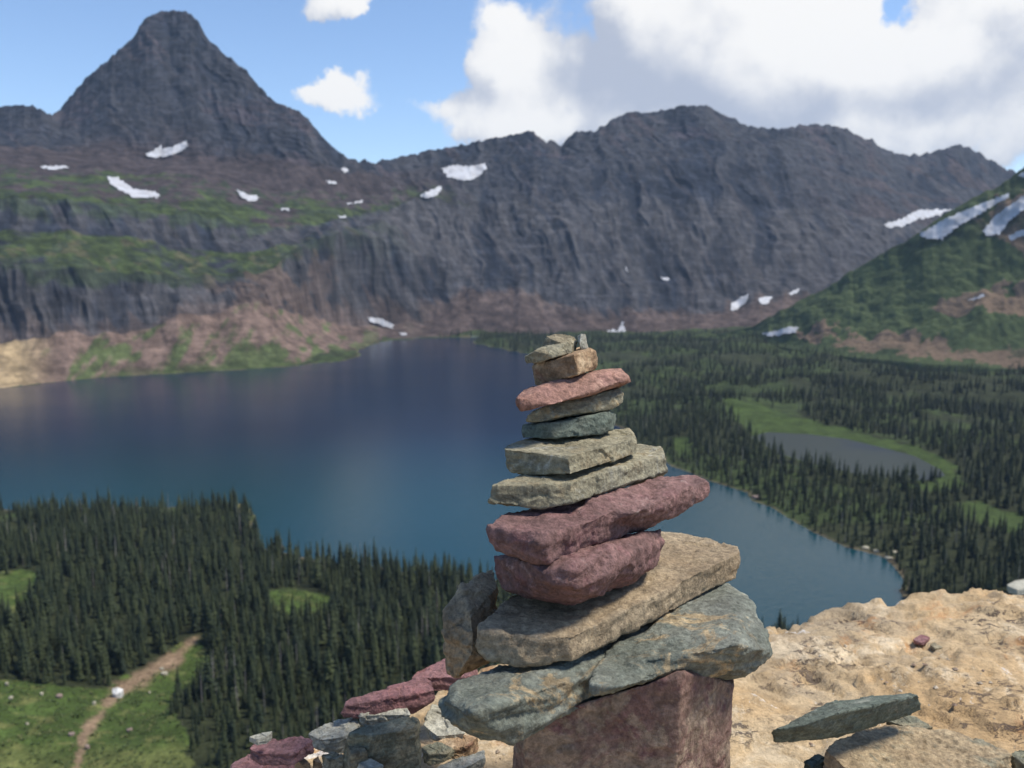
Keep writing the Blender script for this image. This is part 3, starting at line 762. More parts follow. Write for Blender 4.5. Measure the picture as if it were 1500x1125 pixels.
VAR = [tree_meshes(100 + k, slim=s, nw=w, nb=b, gap=g) for k, (s, w, b, g) in enumerate([(.135, 17, 9, .06), (.16, 16, 9, .04), (.115, 18, 8, .09), (.19, 14, 9, .03), (.15, 15, 8, .12), (.125, 17, 9, .05), (.24, 13, 10, .02), (.10, 20, 7, .16)])]
DEAD = [dead_meshes(7), dead_meshes(8)]
def build_trees():
    px, py, dd, H = TR[:, 4], TR[:, 5], TR[:, 6], TR[:, 3]
    size = H / dd * F
    seen = (px > 5) & (px < 1495) & (py - size * .5 < 1118) & (py > 0)
    # not behind the outcrop, the stones or the cairn
    edge = np.interp(px, [0, 330, 400, 500, 600, 650, 700, 720, 980, 1120, 1500], [1200, 1110, 1070, 1020, 980, 860, 800, 800, 780, 860, 850])
    seen &= (py - size * .75) < edge
    order = np.argsort(-np.where(seen, size, -1)); pick = order[:290]
    rest = np.setdiff1d(np.arange(len(TR)), pick)
    rd = random.Random(3)
    regions = []
    nd = 0
    for j, i in enumerate(pick):
        x, y, z, h, qx, qy, _, _ = TR[i]
        dead = rd.random() < .075 and nd < 20
        tm, cm = rd.choice(DEAD if dead else VAR)
        if dead: nd += 1
        o = bpy.data.objects.new('dead_tree' if dead else 'fir_tree', None); COL.objects.link(o)
        o.location = (x, y, z); o.rotation_euler = (rd.uniform(-.02, .02), rd.uniform(-.02, .02), rd.uniform(0, 6.28)); s = h * (.9 if dead else 1.)
        o.scale = (s, s, s)
        for nm, me in (('trunk', tm), ('branches' if dead else 'crown', cm)):
            c = bpy.data.objects.new(nm, me); COL.objects.link(c); c.parent = o
            if nm == 'branches': c['kind'] = 'stuff'
        if dead:
            setp(o, 'bare grey dead trunk standing among the dark firs below the stone pile', 'dead tree', 'bare dead trees in the wood below the outcrop')
        elif qx > 1000:
            setp(o, 'fir whose tip pokes up against the lake behind the tan bedrock', 'fir tree', 'firs on the shore right behind the outcrop')
        elif qx < 290 and qy < 1012:
            setp(o, 'dark narrow fir in the nearest rows above the bright meadow and the dirt trail', 'fir tree', 'firs along the upper edge of the meadow')
        elif qx < 290:
            setp(o, 'small fir standing out on the bright green meadow near the dirt trail', 'fir tree', 'firs out on the meadow')
        else:
            setp(o, 'dark narrow fir in the nearest wood between the meadow and the pile of loose stones', 'fir tree', 'nearest firs right of the meadow')
    # everything farther off: one forest
    protos = []
    for k, (tm, cm) in enumerate(VAR + DEAD[:1]):
        me = joined([tm, cm], 'forest_fir'); me.materials.clear(); me.materials.append(M_GREY if k >= len(VAR) else M_NEEDLE)
        protos.append(me)
    coll = bpy.data.collections.new('forest_kinds')
    for k, me in enumerate(protos):
        ob = bpy.data.objects.new('fir_kind', me); coll.objects.link(ob)
    R = TR[rest]; rs = np.random.RandomState(9)
    me = bpy.data.meshes.new('forest'); me.vertices.add(len(R)); me.vertices.foreach_set('co', R[:, :3].astype(np.float32).ravel())
    a = me.attributes.new('size', 'FLOAT', 'POINT'); a.data.foreach_set('value', R[:, 3].astype(np.float32))
    a = me.attributes.new('kind_no', 'INT', 'POINT'); kk = rs.randint(0, len(VAR), len(R)); kk[rs.rand(len(R)) < .055] = len(VAR); a.data.foreach_set('value', kk.astype(np.int32))
    a = me.attributes.new('turn', 'FLOAT', 'POINT'); a.data.foreach_set('value', rs.uniform(0, 6.28, len(R)).astype(np.float32))
    o = link('forest', me); o['kind'] = 'stuff'; o['label'] = 'dense dark fir forest around the lake and across the valley floor'
    ng = bpy.data.node_groups.new('forest_nodes', 'GeometryNodeTree')
    ng.interface.new_socket('Geometry', in_out='INPUT', socket_type='NodeSocketGeometry'); ng.interface.new_socket('Geometry', in_out='OUTPUT', socket_type='NodeSocketGeometry')
    gi = ng.nodes.new('NodeGroupInput'); go = ng.nodes.new('NodeGroupOutput'); ip = ng.nodes.new('GeometryNodeInstanceOnPoints')
    ci = ng.nodes.new('GeometryNodeCollectionInfo'); ci.inputs[0].default_value = coll; ci.inputs['Separate Children'].default_value = True
    def at(nm, t):
        q = ng.nodes.new('GeometryNodeInputNamedAttribute'); q.data_type = t; q.inputs[0].default_value = nm; return q.outputs[0]
    cx = ng.nodes.new('ShaderNodeCombineXYZ'); ng.links.new(at('turn', 'FLOAT'), cx.inputs[2])
    er = ng.nodes.new('FunctionNodeEulerToRotation'); ng.links.new(cx.outputs[0], er.inputs[0])
    L = ng.links.new
    L(gi.outputs[0], ip.inputs['Points']); L(ci.outputs[0], ip.inputs['Instance']); ip.inputs['Pick Instance'].default_value = True
    L(at('kind_no', 'INT'), ip.inputs['Instance Index']); L(er.outputs[0], ip.inputs['Rotation']); L(at('size', 'FLOAT'), ip.inputs['Scale'])
    L(ip.outputs[0], go.inputs[0])
    md = o.modifiers.new('forest', 'NODES'); md.node_group = ng
build_trees()

#SECTION_STONES
# ================================================================== STONES
def stone_mat(name, cols, patch=None, patch_amt=.5, strata=0.0, scale=1.0, bumps=1.0, speck=.25):
    """cols: two or three base colours of the rock itself; patch: lichen or mineral stain colour"""
    def fn(n, bs):
        g0 = n.new('ShaderNodeTexCoord').outputs['Object']
        oi = n.new('ShaderNodeObjectInfo'); g = n.vmath('ADD', g0, n.vmath('SCALE', (1, 1.7, 2.3), sc=oi.outputs['Random']))
        big = n.noise(g, 9 * scale, 5, .6, .6); mid = n.noise(g, 34 * scale, 6, .65); fin = n.noise(g, 240 * scale, 5, .7)
        c = n.mix(n.ramp(big, .36, .64), (*cols[0], 1), (*cols[1], 1))
        if len(cols) > 2: c = n.mix(n.ramp(mid, .50, .66), c, (*cols[2], 1))
        if patch: c = n.mix(n.ramp(n.noise(g, 14 * scale, 6, .7, 1.2), .62 - .2 * patch_amt, .72 - .2 * patch_amt, 0, .85), c, (*patch, 1))
        if strata:
            st = n.noise(n.map(g, (1, 1, 14)), 12 * scale, 4, .6); c = n.mix(1., c, n.ramp(st, .35, .65, 1 - strata, 1 + strata), 'MULTIPLY')
        c = n.mix(1., c, n.ramp(mid, .25, .75, .70, 1.28), 'MULTIPLY'); c = n.mix(1., c, n.ramp(n.noise(g, 110 * scale, 5, .7), .3, .7, .74, 1.26), 'MULTIPLY')
        c = n.mix(1., c, n.ramp(fin, .3, .7, 1 - speck, 1 + speck), 'MULTIPLY')
        blt = n.noise(g, 26 * scale, 4, .7, 1.0); c = n.mix(n.ramp(blt, .54, .66, 0, .42), c, n.mix(1., c, (.50, .47, .45, 1), 'MULTIPLY'))
        vs = n.voro(g, 420 * scale); c = n.mix(n.ramp(vs, .10, .22, .45, 0), c, n.mix(1., c, (.35, .33, .32, 1), 'MULTIPLY'))
        lich = n.noise(g, 75 * scale, 5, .75, .4); c = n.mix(n.ramp(lich, .62, .72, 0, .22), c, (.50, .49, .43, 1))
        n.put(bs.inputs['Base Color'], c)
        n.put(bs.inputs['Roughness'], n.ramp(mid, .3, .7, .72, .95)); bs.inputs['Specular IOR Level'].default_value = .28
        b1 = bump(n, None, n.noise(g, 60 * scale, 7, .68), .0055 * bumps, .7)
        bump(n, bs, fin, .0014 * bumps, .6, prev=b1)
    return material(name, fn)
M_OLIVE = stone_mat('olive_stone', [(.250, .225, .150), (.335, .305, .210), (.225, .185, .115)], (.36, .35, .29), .25, .10)
M_TAN = stone_mat('tan_stone', [(.30, .225, .140), (.365, .285, .185), (.25, .195, .125)], (.40, .29, .17), .2, .10)
M_PINK = stone_mat('pink_argillite', [(.190, .108, .098), (.245, .142, .128), (.155, .080, .078)], (.37, .25, .225), .25, .06)
M_ROSE = stone_mat('rose_slab', [(.31, .170, .130), (.36, .205, .155), (.24, .135, .11)], (.46, .29, .22), .2, .06)
M_MAROON = stone_mat('maroon_block', [(.190, .108, .090), (.235, .158, .120), (.140, .074, .070)], (.30, .225, .160), .75, .03)
M_WINE = stone_mat('wine_stone', [(.235, .120, .118), (.30, .165, .158), (.19, .09, .092)], (.40, .25, .24), .2, .05)
M_GREEN = stone_mat('green_argillite', [(.135, .165, .140), (.195, .225, .195), (.105, .125, .105)], (.36, .25, .13), .42, .14)
M_GREENB = stone_mat('banded_green_slab', [(.150, .162, .130), (.225, .235, .195), (.110, .122, .100)], (.40, .30, .17), .44, .16)
M_DGREEN = stone_mat('dark_green_stone', [(.105, .130, .105), (.155, .180, .145), (.09, .10, .08)], (.26, .27, .22), .25, .12)
M_GREYG = stone_mat('grey_green_stone', [(.190, .188, .130), (.245, .240, .170), (.16, .155, .11)], (.30, .26, .17), .5, .14)
M_PALE = stone_mat('pale_stone', [(.41, .395, .32), (.48, .465, .38), (.35, .335, .27)], (.50, .44, .34), .3, .10)
M_ORANGE = stone_mat('orange_tan_stone', [(.40, .27, .155), (.33, .22, .13), (.44, .33, .21)], (.25, .13, .08), .3, .08)
M_YELLOW = stone_mat('yellow_tan_stone', [(.40, .33, .20), (.31, .29, .21), (.42, .29, .14)], (.22, .23, .19), .4, .08)
M_BUFF = stone_mat('buff_slab', [(.37, .275, .165), (.43, .33, .20), (.29, .235, .15)], (.22, .21, .15), .45, .08)
M_BROWN = stone_mat('brown_stone', [(.225, .19, .12), (.29, .25, .165), (.18, .15, .10)], (.36, .33, .24), .25, .10)

def facet(co, size, seed):
    """randomly tilted little planes, one per cell: fracture faces"""
    rs = np.random.RandomState(int(seed * 97) % 99991); J = rs.uniform(-.45, .45, (4096, 3)); Gd = rs.normal(size=(4096, 3)); Gd /= np.linalg.norm(Gd, axis=1)[:, None]
    p = co / size * np.array([1, 1, 1.7]); p = p + np.stack([fbm(co, 40, 2, off=k * 7 + seed) for k in range(3)], 1) * .35
    b = np.floor(p).astype(int); best = np.full(len(p), 1e9); out = np.zeros(len(p))
    for dx in (-1, 0, 1):
        for dy in (-1, 0, 1):
            for dz in (-1, 0, 1):
                q = b + (dx, dy, dz); h = (q[:, 0] * 73856093 ^ q[:, 1] * 19349663 ^ q[:, 2] * 83492791) & 4095
                c = q + .5 + J[h]; d = ((p - c) ** 2).sum(1); m = d < best
                best[m] = d[m]; out[m] = ((p - c) * Gd[h]).sum(1)[m]
    return out * size * .6
def hull_bm(bm, pts):
    vs = [bm.verts.new(tuple(p)) for p in pts]
    r = bmesh.ops.convex_hull(bm, input=vs, use_existing_faces=False)
    bad = [v for v in r['geom_interior'] if isinstance(v, bmesh.types.BMVert)]
    bmesh.ops.delete(bm, geom=bad, context='VERTS')
def chip(bm, c, rd, n, depth):
    """knock corners off with random planes"""
    for k in range(n):
        d = Vector((rd.gauss(0, 1), rd.gauss(0, 1), rd.gauss(0, .45))).normalized()
        ext = max((v.co - c).dot(d) for v in bm.verts)
        r = bmesh.ops.bisect_plane(bm, geom=bm.verts[:] + bm.edges[:] + bm.faces[:], plane_co=c + d * ext * (1 - depth * rd.uniform(.4, 1)), plane_no=d, clear_outer=True)
        ed = [e for e in r['geom_cut'] if isinstance(e, bmesh.types.BMEdge)]
        if ed: bmesh.ops.contextual_create(bm, geom=ed)
def stone(name, hulls, mat, label, vox=.0024, amp=1.0, strata=.0012, chips=6, chipd=.10, group=None, cat='stone', rough=1.0, soften=0):
    rd = random.Random(sum(map(ord, label))); chips = chips + 8; chipd = min(chipd, .05) * .9
    allp = np.concatenate([np.array(h) for h in hulls]); cen = allp.mean(0); cen[2] = allp[:, 2].min()
    full = bpy.data.meshes.new('raw'); B = bmesh.new()
    for h in hulls:
        bm = bmesh.new(); hull_bm(bm, np.array(h) - cen)
        c = Vector((np.array(h) - cen).mean(0)); chip(bm, c, rd, chips, chipd)
        t = bpy.data.meshes.new('t'); bm.to_mesh(t); bm.free(); B.from_mesh(t); bpy.data.meshes.remove(t)
    bmesh.ops.triangulate(B, faces=B.faces); bmesh.ops.recalc_face_normals(B, faces=B.faces); B.to_mesh(full); B.free()
    o = bpy.data.objects.new(name, full); COL.objects.link(o)
    m = o.modifiers.new('r', 'REMESH'); m.use_smooth_shade = True; m.mode = 'VOXEL' if len(hulls) > 1 else 'SHARP'; m.voxel_size = vox; m.octree_depth = 7; m.scale = .92; m.sharpness = 1.0; m.use_remove_disconnected = False
    if soften:
        m = o.modifiers.new('s', 'SMOOTH'); m.factor = .5; m.iterations = soften
    dg = bpy.context.evaluated_depsgraph_get(); me = bpy.data.meshes.new_from_object(o.evaluated_get(dg)); o.modifiers.clear(); o.data = me; bpy.data.meshes.remove(full)
    n = len(me.vertices); co = np.empty(n * 3, np.float32); me.vertices.foreach_get('co', co); co = co.reshape(-1, 3).astype(float)
    no = np.empty(n * 3, np.float32); me.vertices.foreach_get('normal', no); no = no.reshape(-1, 3)
    s = rd.uniform(0, 50); W = co + fbm(co, 22, 2, off=s + 3)[:, None] * .012
    L = fbm(co, 13, 2, off=s) * .0024 * rough
    cr = ridged(W, 42, 4, off=s) ; L += (cr - .35) * -.0016 * rough
    fc = fbm(W, 30, 1, off=s + 9); L += (np.round(fc * 3.2 + fbm(co, 60, 2) * .5) / 3.2) * .0020 * rough      # broken steps
    L += fbm(co, 150, 3, off=s) * .0007 * rough
    L += facet(co, .048, s + 2) * (.13 if rough <= 1 else .04) + facet(co, .022, s) * (.13 if rough <= 1 else .08) + facet(co, .010, s + 5) * .06 * rough
    side = 1 - np.abs(no[:, 2]) ** 1.5
    ly = fbm(np.stack([co[:, 0] * 4, co[:, 1] * 4, co[:, 2] * 95 + fbm(co, 14, 2) * 1.5], 1), 1, 3, .6, off=s)
    L += ly * strata * side * 1.8
    co = co + no * (L * amp)[:, None]
    me.vertices.foreach_set('co', co.astype(np.float32).ravel()); me.update()
    me.polygons.foreach_set('use_smooth', np.ones(len(me.polygons), bool))
    me.materials.clear(); me.materials.append(mat); me.name = name
    o.location = tuple(cen)
    setp(o, label, cat, group); return o
def Z(z, *pts):            # (px, py [, bx, by]) on the level z; the lower point keeps the depth of the upper
    out = []
    for p in pts:
        q = onz(np.float64(p[0]), np.float64(p[1]), z if len(p) != 5 else p[4]); out.append(q)
        if len(p) >= 4: out.append(P(np.float64(p[2]), np.float64(p[3]), float((q - CAM) @ FW)))
    return out
def Q(*pts): return [P(np.float64(a), np.float64(b), float(d)) for a, b, d in pts]
G = 'stones balanced in the cairn'

def cairn():
    stone('cairn_stone', [Q((792, 509, .985), (800, 492, .985), (813, 487, .995), (826, 489, .995), (840, 494, .99), (846, 501, .99), (843, 515, .98), (838, 518, .97), (795, 520, .97),
                            (800, 500, 1.03), (838, 500, 1.03), (838, 515, 1.03), (800, 515, 1.03), (815, 500, .962), (830, 503, .965))],
          M_BROWN, 'small lumpy brown stone at the very top of the cairn', vox=.0014, amp=.45, chips=7, group=G)
    stone('cairn_stone', [Q((768, 523, .955), (784, 515, .94), (793, 509, .95), (800, 519, .932), (832, 501, .945), (838, 505, .95), (838, 517, .95), (813, 523, .932), (795, 529, .935), (771, 533, .955), (800, 508, 1.0), (832, 503, 1.0), (800, 520, 1.0))],
          M_OLIVE, 'small flat pale olive wedge leaning left just under the top stone', vox=.0014, amp=.4, chips=4, group=G)
    stone('cairn_stone', [Q((846, 492, .985), (851, 489, .98), (857, 490, .98), (861, 512, .98), (853, 515, .978), (849, 505, .972), (849, 492, 1.0), (857, 492, 1.0), (860, 513, 1.0), (852, 513, 1.0))],
          M_PALE, 'tiny upright pale chip standing beside the top stone', vox=.0012, amp=.3, chips=3, group=G)
    stone('cairn_stone', [Q((784, 533, .95), (840, 520, .922), (868, 512, .965), (874, 519, .985), (785, 566, .95), (849, 547, .925), (868, 543, .965), (876, 534, .985), (779, 537, 1.0), (782, 560, 1.0), (850, 508, 1.04), (800, 520, 1.04), (850, 540, 1.03), (800, 555, 1.03))],
          M_ORANGE, 'blocky orange tan stone above the long rose slab of the cairn', vox=.0016, amp=.5, chips=5, chipd=.07, group=G)
    stone('cairn_stone', [Q((760, 574, .915), (800, 562, .93), (884, 540, .965), (910, 540, .985), (753, 584, .885), (754, 593, .885), (926, 553, .96), (924, 559, .965), (762, 602, .89), (811, 592, .895), (899, 569, .955),
                            (783, 568, 1.02), (905, 543, 1.06), (790, 592, 1.0), (900, 566, 1.03))],
          M_ROSE, 'long flat rose red slab tilted up to the right near the cairn top', vox=.0018, amp=.5, chips=5, chipd=.05, group=G)
    stone('cairn_stone', [Q((769, 618, .93), (773, 609, .93), (788, 600, .93), (806, 593, .94), (907, 569, .975), (914, 577, .965), (913, 590, .965), (898, 598, .96), (862, 600, .95), (813, 611, .925), (791, 618, .925), (775, 619, .935),
                            (800, 597, 1.02), (900, 572, 1.05), (800, 612, 1.0), (900, 592, 1.04))],
          M_YELLOW, 'thin yellow tan slab with a gap of daylight beneath it', vox=.0018, amp=.45, chips=4, chipd=.06, group=G)
    stone('cairn_stone', [Q((761, 632, .935), (766, 622, .94), (803, 620, .918), (856, 612, .935), (893, 602, .955), (902, 607, .97), (903, 616, .97), (897, 629, .96), (878, 636, .94), (811, 642, .915), (766, 641, .935),
                            (790, 618, 1.02), (890, 602, 1.05), (790, 636, 1.02), (890, 622, 1.05))],
          M_DGREEN, 'thin dark green slab lying on the blocky olive stone', vox=.0018, amp=.45, chips=4, chipd=.06, group=G)
    stone('cairn_stone', [Z(.45, (734, 658, 741, 688), (745, 652, 748, 684), (790, 660, 790, 694), (832, 669, 836, 695), (934, 641, 933, 664), (926, 627, 926, 655), (800, 636, 800, 670)) + Q((755, 697, .89))],
          M_OLIVE, 'blocky olive grey stone with a flat top and a corner facing out', vox=.002, amp=.5, chips=5, chipd=.05, group=G)
    stone('cairn_stone', [Z(.425, (710, 713, 711, 736), (742, 702, 742, 742), (800, 709, 797, 746), (836, 707, 840, 736), (970, 655, 971, 700), (978, 664, 981, 689), (930, 650, 930, 690), (790, 685, 790, 715))],
          M_OLIVE, 'broad olive stone slab directly on the long mauve boulder', vox=.0022, amp=.6, chips=5, chipd=.045, group=G)
    stone('cairn_stone', [Z(.395, (712, 768, 708, 788), (745, 750, 740, 800), (800, 782, 800, 826), (868, 762, 852, 806), (930, 732, 925, 780), (860, 722, 860, 770)) + Q((724, 808, .82), (832, 819, .85), (785, 800, .79), (707, 780, .83), (801, 828, .83)),
                          Z(.40, (850, 735, 850, 790), (905, 722, 890, 782), (964, 700, 950, 760), (1020, 696, 1010, 735), (1036, 704, 1038, 730), (1000, 715, 987, 757)) + Q((1044, 716, .965), (940, 779, .92), (985, 757, .93), (920, 755, .86))],
          M_PINK, 'long mauve pink boulder pointing right across the middle of the cairn', vox=.0024, amp=1.0, chips=6, chipd=.06, group=G, rough=1.25)
    stone('cairn_stone', [Q((724, 815, .88), (722, 840, .88), (731, 862, .88), (770, 822, .81), (800, 845, .785), (775, 868, .82), (840, 830, .79), (850, 862, .79), (793, 880, .84), (840, 888, .84), (890, 872, .85), (900, 835, .82), (900, 800, .83), (760, 810, .95), (900, 790, 1.0), (760, 850, .98), (880, 850, .98)),
                          Q((880, 800, .84), (968, 775, .93), (975, 793, .93), (964, 830, .92), (934, 850, .90), (890, 872, .87), (880, 850, .81), (920, 815, .85), (960, 780, 1.02), (955, 830, 1.0), (890, 790, 1.02))],
          M_PINK, 'lumpy dark mauve boulder wedged under the long pointed one', vox=.0024, amp=1.05, chips=8, chipd=.08, group=G, rough=1.4)
    stone('cairn_stone', [Z(.301, (697, 921, 694, 951), (716, 905, 714, 935), (748, 872, 745, 905), (715, 925, 712, 966), (770, 931, 757, 974), (834, 935, 832, 974), (1084, 809, 1081, 845), (1079, 801, 1078, 840), (1012, 787, 1012, 820), (1002, 779, 1002, 815), (960, 778, 960, 815))],
          M_TAN, 'large tan slab with a sharp front corner and smooth top', vox=.0024, amp=.62, chips=3, chipd=.03, group=G, strata=.0018)
    stone('cairn_stone', [Q((722, 834, .95), (700, 843, .93), (677, 857, .90), (652, 898, .88), (650, 910, .87), (655, 930, .86), (650, 955, .87), (655, 985, .87), (670, 992, .86), (716, 966, .86), (728, 860, .92), (690, 905, .85), (695, 950, .835), (730, 930, .88),
                            (715, 845, 1.0), (670, 880, 1.0), (665, 970, .98), (735, 960, .98))],
          M_TAN, 'greyish tan stone propped upright at the left side of the cairn', vox=.0022, amp=.8, chips=7, chipd=.07, group=G)
    stone('cairn_stone', [Z(.262, (658, 1000, 648, 1035), (730, 975, 720, 1040), (676, 1028, 660, 1060), (735, 1036, 715, 1088), (800, 1012, 770, 1062), (905, 975, 880, 1016), (890, 930, 880, 985)) + Q((645, 1030, .76), (755, 1092, .74), (705, 1088, .745), (690, 1045, .70)),
                          Z(.263, (735, 1024, 755, 1066), (820, 1002, 815, 1040), (890, 985, 872, 1020), (950, 958, 948, 1007), (1035, 915, 1020, 975), (1010, 870, 1010, 920), (740, 975, 740, 1010)),
                          Z(.270, (915, 972, 905, 1010), (985, 930, 990, 980), (1025, 925, 1025, 990), (1060, 910, 1085, 990), (1110, 918, 1125, 970), (1102, 890, 1110, 940), (1090, 868, 1095, 910), (1064, 852, 1064, 900), (980, 880, 980, 930)) + Q((1136, 957, .86), (1100, 988, .85), (1128, 930, .88), (1080, 945, .80)),
                          Z(.268, (860, 1000, 865, 1020), (985, 938, 960, 1004), (1050, 925, 1045, 985), (1040, 900, 1030, 950), (900, 940, 900, 980)) + Q((920, 1005, .765), (1000, 978, .80))],
          M_GREENB, 'widest slab of the cairn, mottled green with orange bands', vox=.0024, amp=1.0, chips=5, chipd=.03, group=G, rough=1.05, strata=.0032)
    t = Q((752, 1078, .84), (768, 1058, .79), (998, 985, .79), (1075, 1000, .875), (1060, 950, 1.02), (790, 1010, 1.04))
    b = []
    for q, (dx, dy) in zip(t, ((-.004, 0), (.002, -.006), (-.006, -.008), (-.004, 0), (0, .01), (0, .01))): b.append(np.array([q[0] + dx, q[1] + dy, -.03]))
    stone('cairn_stone', [t + b], M_MAROON, 'upright maroon block carrying the whole cairn', vox=.0028, amp=.55, chips=2, chipd=.03, group=G, strata=.0006)
cairn()

EDGE_PX = [(-1500, 2600), (-300, 1420), (200, 1185), (345, 1118), (450, 1066), (560, 1020), (640, 985), (720, 965), (900, 925), (1040, 900), (1118, 892), (1142, 884), (1180, 878), (1232, 868), (1292, 868), (1308, 872), (1340, 864), (1372, 860), (1425, 855), (1500, 850), (1600, 846), (1800, 870)]
RIM = [tuple(onz(np.float64(a), np.float64(b), 0.0)[:2]) for a, b in EDGE_PX] + [(3.2, 1.6), (3.2, -1.6), (-1.6, -1.6)]
def rock_h(x, y):
    p = np.stack([x, y, 0 * x], 1)
    s = sdf(x + fbm(p, 6, 4) * .02, y + fbm(p, 6, 4, off=9) * .02, RIM)
    wy = p + np.stack([fbm(p, 3, 3, off=81), fbm(p, 3, 3, off=82), 0 * x], 1) * .05
    plate = facet(wy * np.array([1, 1, 1]), .30, 3.3) * .030 + facet(wy, .11, 4.4) * .022
    lay = fbm(p, 2.6, 4, off=31) * 2.2 + .25 * fbm(p, 11, 3, off=35)
    ter = np.floor(lay * 2.0); fr = lay * 2 - ter
    z = (ter + sstep(fr, .90, 1.0)) * .0100
    z += fbm(p, 1.3, 3, off=41) * .010 + fbm(p, 5, 4, off=43) * .0028 + plate + fbm(p, 24, 4, off=45) * .0020 + fbm(p, 80, 3, off=47) * .0009
    crk = sstep(ridged(p * np.array([.6, 1.2, 1]), 4.2, 3, off=58), .80, .93) * sstep(fbm(p, 3, 3, off=59), -.05, .2); z -= crk * .009
    pit = sstep(ridged(p, 7.5, 4, off=50), .62, .95); z -= pit * .010 * sstep(fbm(p, 2.4, 3, off=52), .0, .3)
    z -= .004
    rim = 1 - sstep(-s, 0, .14); z -= rim * rim * .018
    under = np.exp(-(((x - .1) / .30) ** 2 + ((y - .9) / .28) ** 2)); z = z * (1 - .7 * under)
    out = np.clip(s, 0, 10); z -= np.minimum(out * 3.5 + sstep(out, 0, .05) * .03, 3.2) 
    ledge = fbm(np.stack([x * 3, y * 3, z * 9], 1), 1, 3) * .05 * sstep(out, .02, .2); z += ledge
    return z
# ---- loose stones beside the cairn
GL = 'loose stones piled left of the cairn'
def pile():
    def S(z, pts, mat, label, **k):
        if z == 'ground':           # rest the stone on the bedrock where the line of sight meets it
            cxy = np.mean([q[2:4] for q in pts], 0); zz = 0.
            for _ in range(12):
                q = onz(np.float64(cxy[0]), np.float64(cxy[1]), zz); zz = .5 * zz + .5 * rock_h(q[0:1], q[1:2])[0]
            z = zz + k.pop('up', .008)
        k.setdefault('vox', .003); k.setdefault('amp', .7); k.setdefault('chips', 4); k.setdefault('chipd', .05); k.setdefault('group', GL)
        stone('loose_stone', [Z(z, *pts) + k.pop('extra', [])], mat, label, **k)
    S(.07, [(601, 994, 606, 1012), (609, 984, 612, 1000), (650, 966, 655, 985), (700, 960, 700, 990), (640, 990, 640, 1012), (690, 990, 690, 1010)], M_WINE, 'dark wine red stone half hidden behind the cairn')
    S(.075, [(498, 1036, 498, 1052), (509, 1026, 505, 1048), (560, 1024, 560, 1054), (600, 1014, 601, 1046), (631, 996, 633, 1020), (615, 992, 615, 1010), (637, 1011, 637, 1027)], M_WINE, 'long pinkish red stone lying on the left pile', chipd=.05)
    S(.06, [(528, 1048, 528, 1062), (545, 1028, 540, 1040), (575, 1036, 570, 1062), (594, 1034, 592, 1052), (601, 1046, 598, 1058)], M_PALE, 'small whitish stone in front of the long red one')
    S(.05, [(450, 1074, 456, 1094), (487, 1056, 487, 1075), (521, 1054, 521, 1080), (530, 1064, 528, 1095), (500, 1080, 492, 1108), (470, 1084, 466, 1100)], M_PALE, 'pale grey angular stone next to the dull rose one')
    S(.085, [(507, 1074, 498, 1128), (520, 1066, 520, 1120), (600, 1050, 602, 1110), (614, 1053, 618, 1110), (606, 1066, 618, 1140), (545, 1078, 530, 1145)], M_GREYG, 'biggest grey green block of the left pile', chipd=.05, amp=.6)
    S(.09, [(364, 1079, 364, 1086), (380, 1074, 380, 1080), (399, 1071, 398, 1084), (392, 1078, 390, 1090), (375, 1083, 377, 1092)], M_PALE, 'tiny white chip sitting on the dull rose stone', vox=.002, amp=.35)
    S(.065, [(364, 1097, 366, 1114), (378, 1086, 378, 1100), (440, 1078, 440, 1100), (458, 1086, 458, 1104), (432, 1104, 430, 1120), (382, 1104, 380, 1120)], M_WINE, 'flat dull rose stone at the left end of the pile')
    S(.02, [(338, 1122, 338, 1140), (368, 1102, 360, 1130), (430, 1110, 430, 1150), (440, 1130, 440, 1160), (360, 1140, 350, 1170)], M_WINE, 'dark red stone at the far left bottom of the pile')
    S(.04, [(431, 1112, 436, 1140), (438, 1107, 440, 1130), (455, 1118, 455, 1140), (445, 1122, 445, 1145)], M_ORANGE, 'small orange splinter below the pale grey stone', vox=.002, amp=.4)
    S(.04, [(457, 1112, 458, 1140), (466, 1107, 468, 1130), (472, 1120, 472, 1142)], M_ORANGE, 'tiny brownish orange splinter beside the orange one', vox=.002, amp=.35)
    S(.035, [(620, 1062, 626, 1080), (634, 1030, 636, 1050), (648, 1034, 650, 1060), (682, 1074, 678, 1082), (640, 1078, 640, 1086)], M_PALE, 'pale flat stone tucked under the left end of the widest slab')
    S(.03, [(640, 1088, 640, 1105), (665, 1076, 668, 1095), (702, 1076, 702, 1096), (690, 1090, 690, 1110), (655, 1098, 655, 1112)], M_ORANGE, 'orange brown stone lying at the foot of the cairn')
    S(.035, [(618, 1094, 622, 1116), (640, 1086, 645, 1100), (664, 1096, 665, 1108), (655, 1104, 650, 1116), (628, 1104, 628, 1120)], M_GREYG, 'little grey wedge right of the biggest grey green block')
    S(.03, [(640, 1124, 640, 1140), (665, 1110, 668, 1126), (708, 1100, 708, 1112), (712, 1108, 710, 1124), (680, 1126, 676, 1144)], M_PALE, 'flat buff stone near the bottom edge beside the maroon block')
    S(.07, [(505, 1084, 497, 1140), (520, 1080, 520, 1110), (537, 1100, 540, 1140), (515, 1105, 508, 1150)], M_BROWN, 'olive brown stone leaning on the biggest block of the pile')
    S(.055, [(470, 1104, 474, 1125), (490, 1102, 492, 1125), (506, 1108, 500, 1130), (482, 1114, 482, 1132)], M_BROWN, 'small brown stone under the pale grey angular one')
    S(.06, [(524, 1118, 520, 1140), (540, 1110, 545, 1130), (562, 1122, 560, 1140), (540, 1126, 538, 1145)], M_PALE, 'whitish flake cut by the lower picture edge', vox=.002, amp=.4)
    # right of the cairn
    GR = 'loose stones lying right of the cairn'
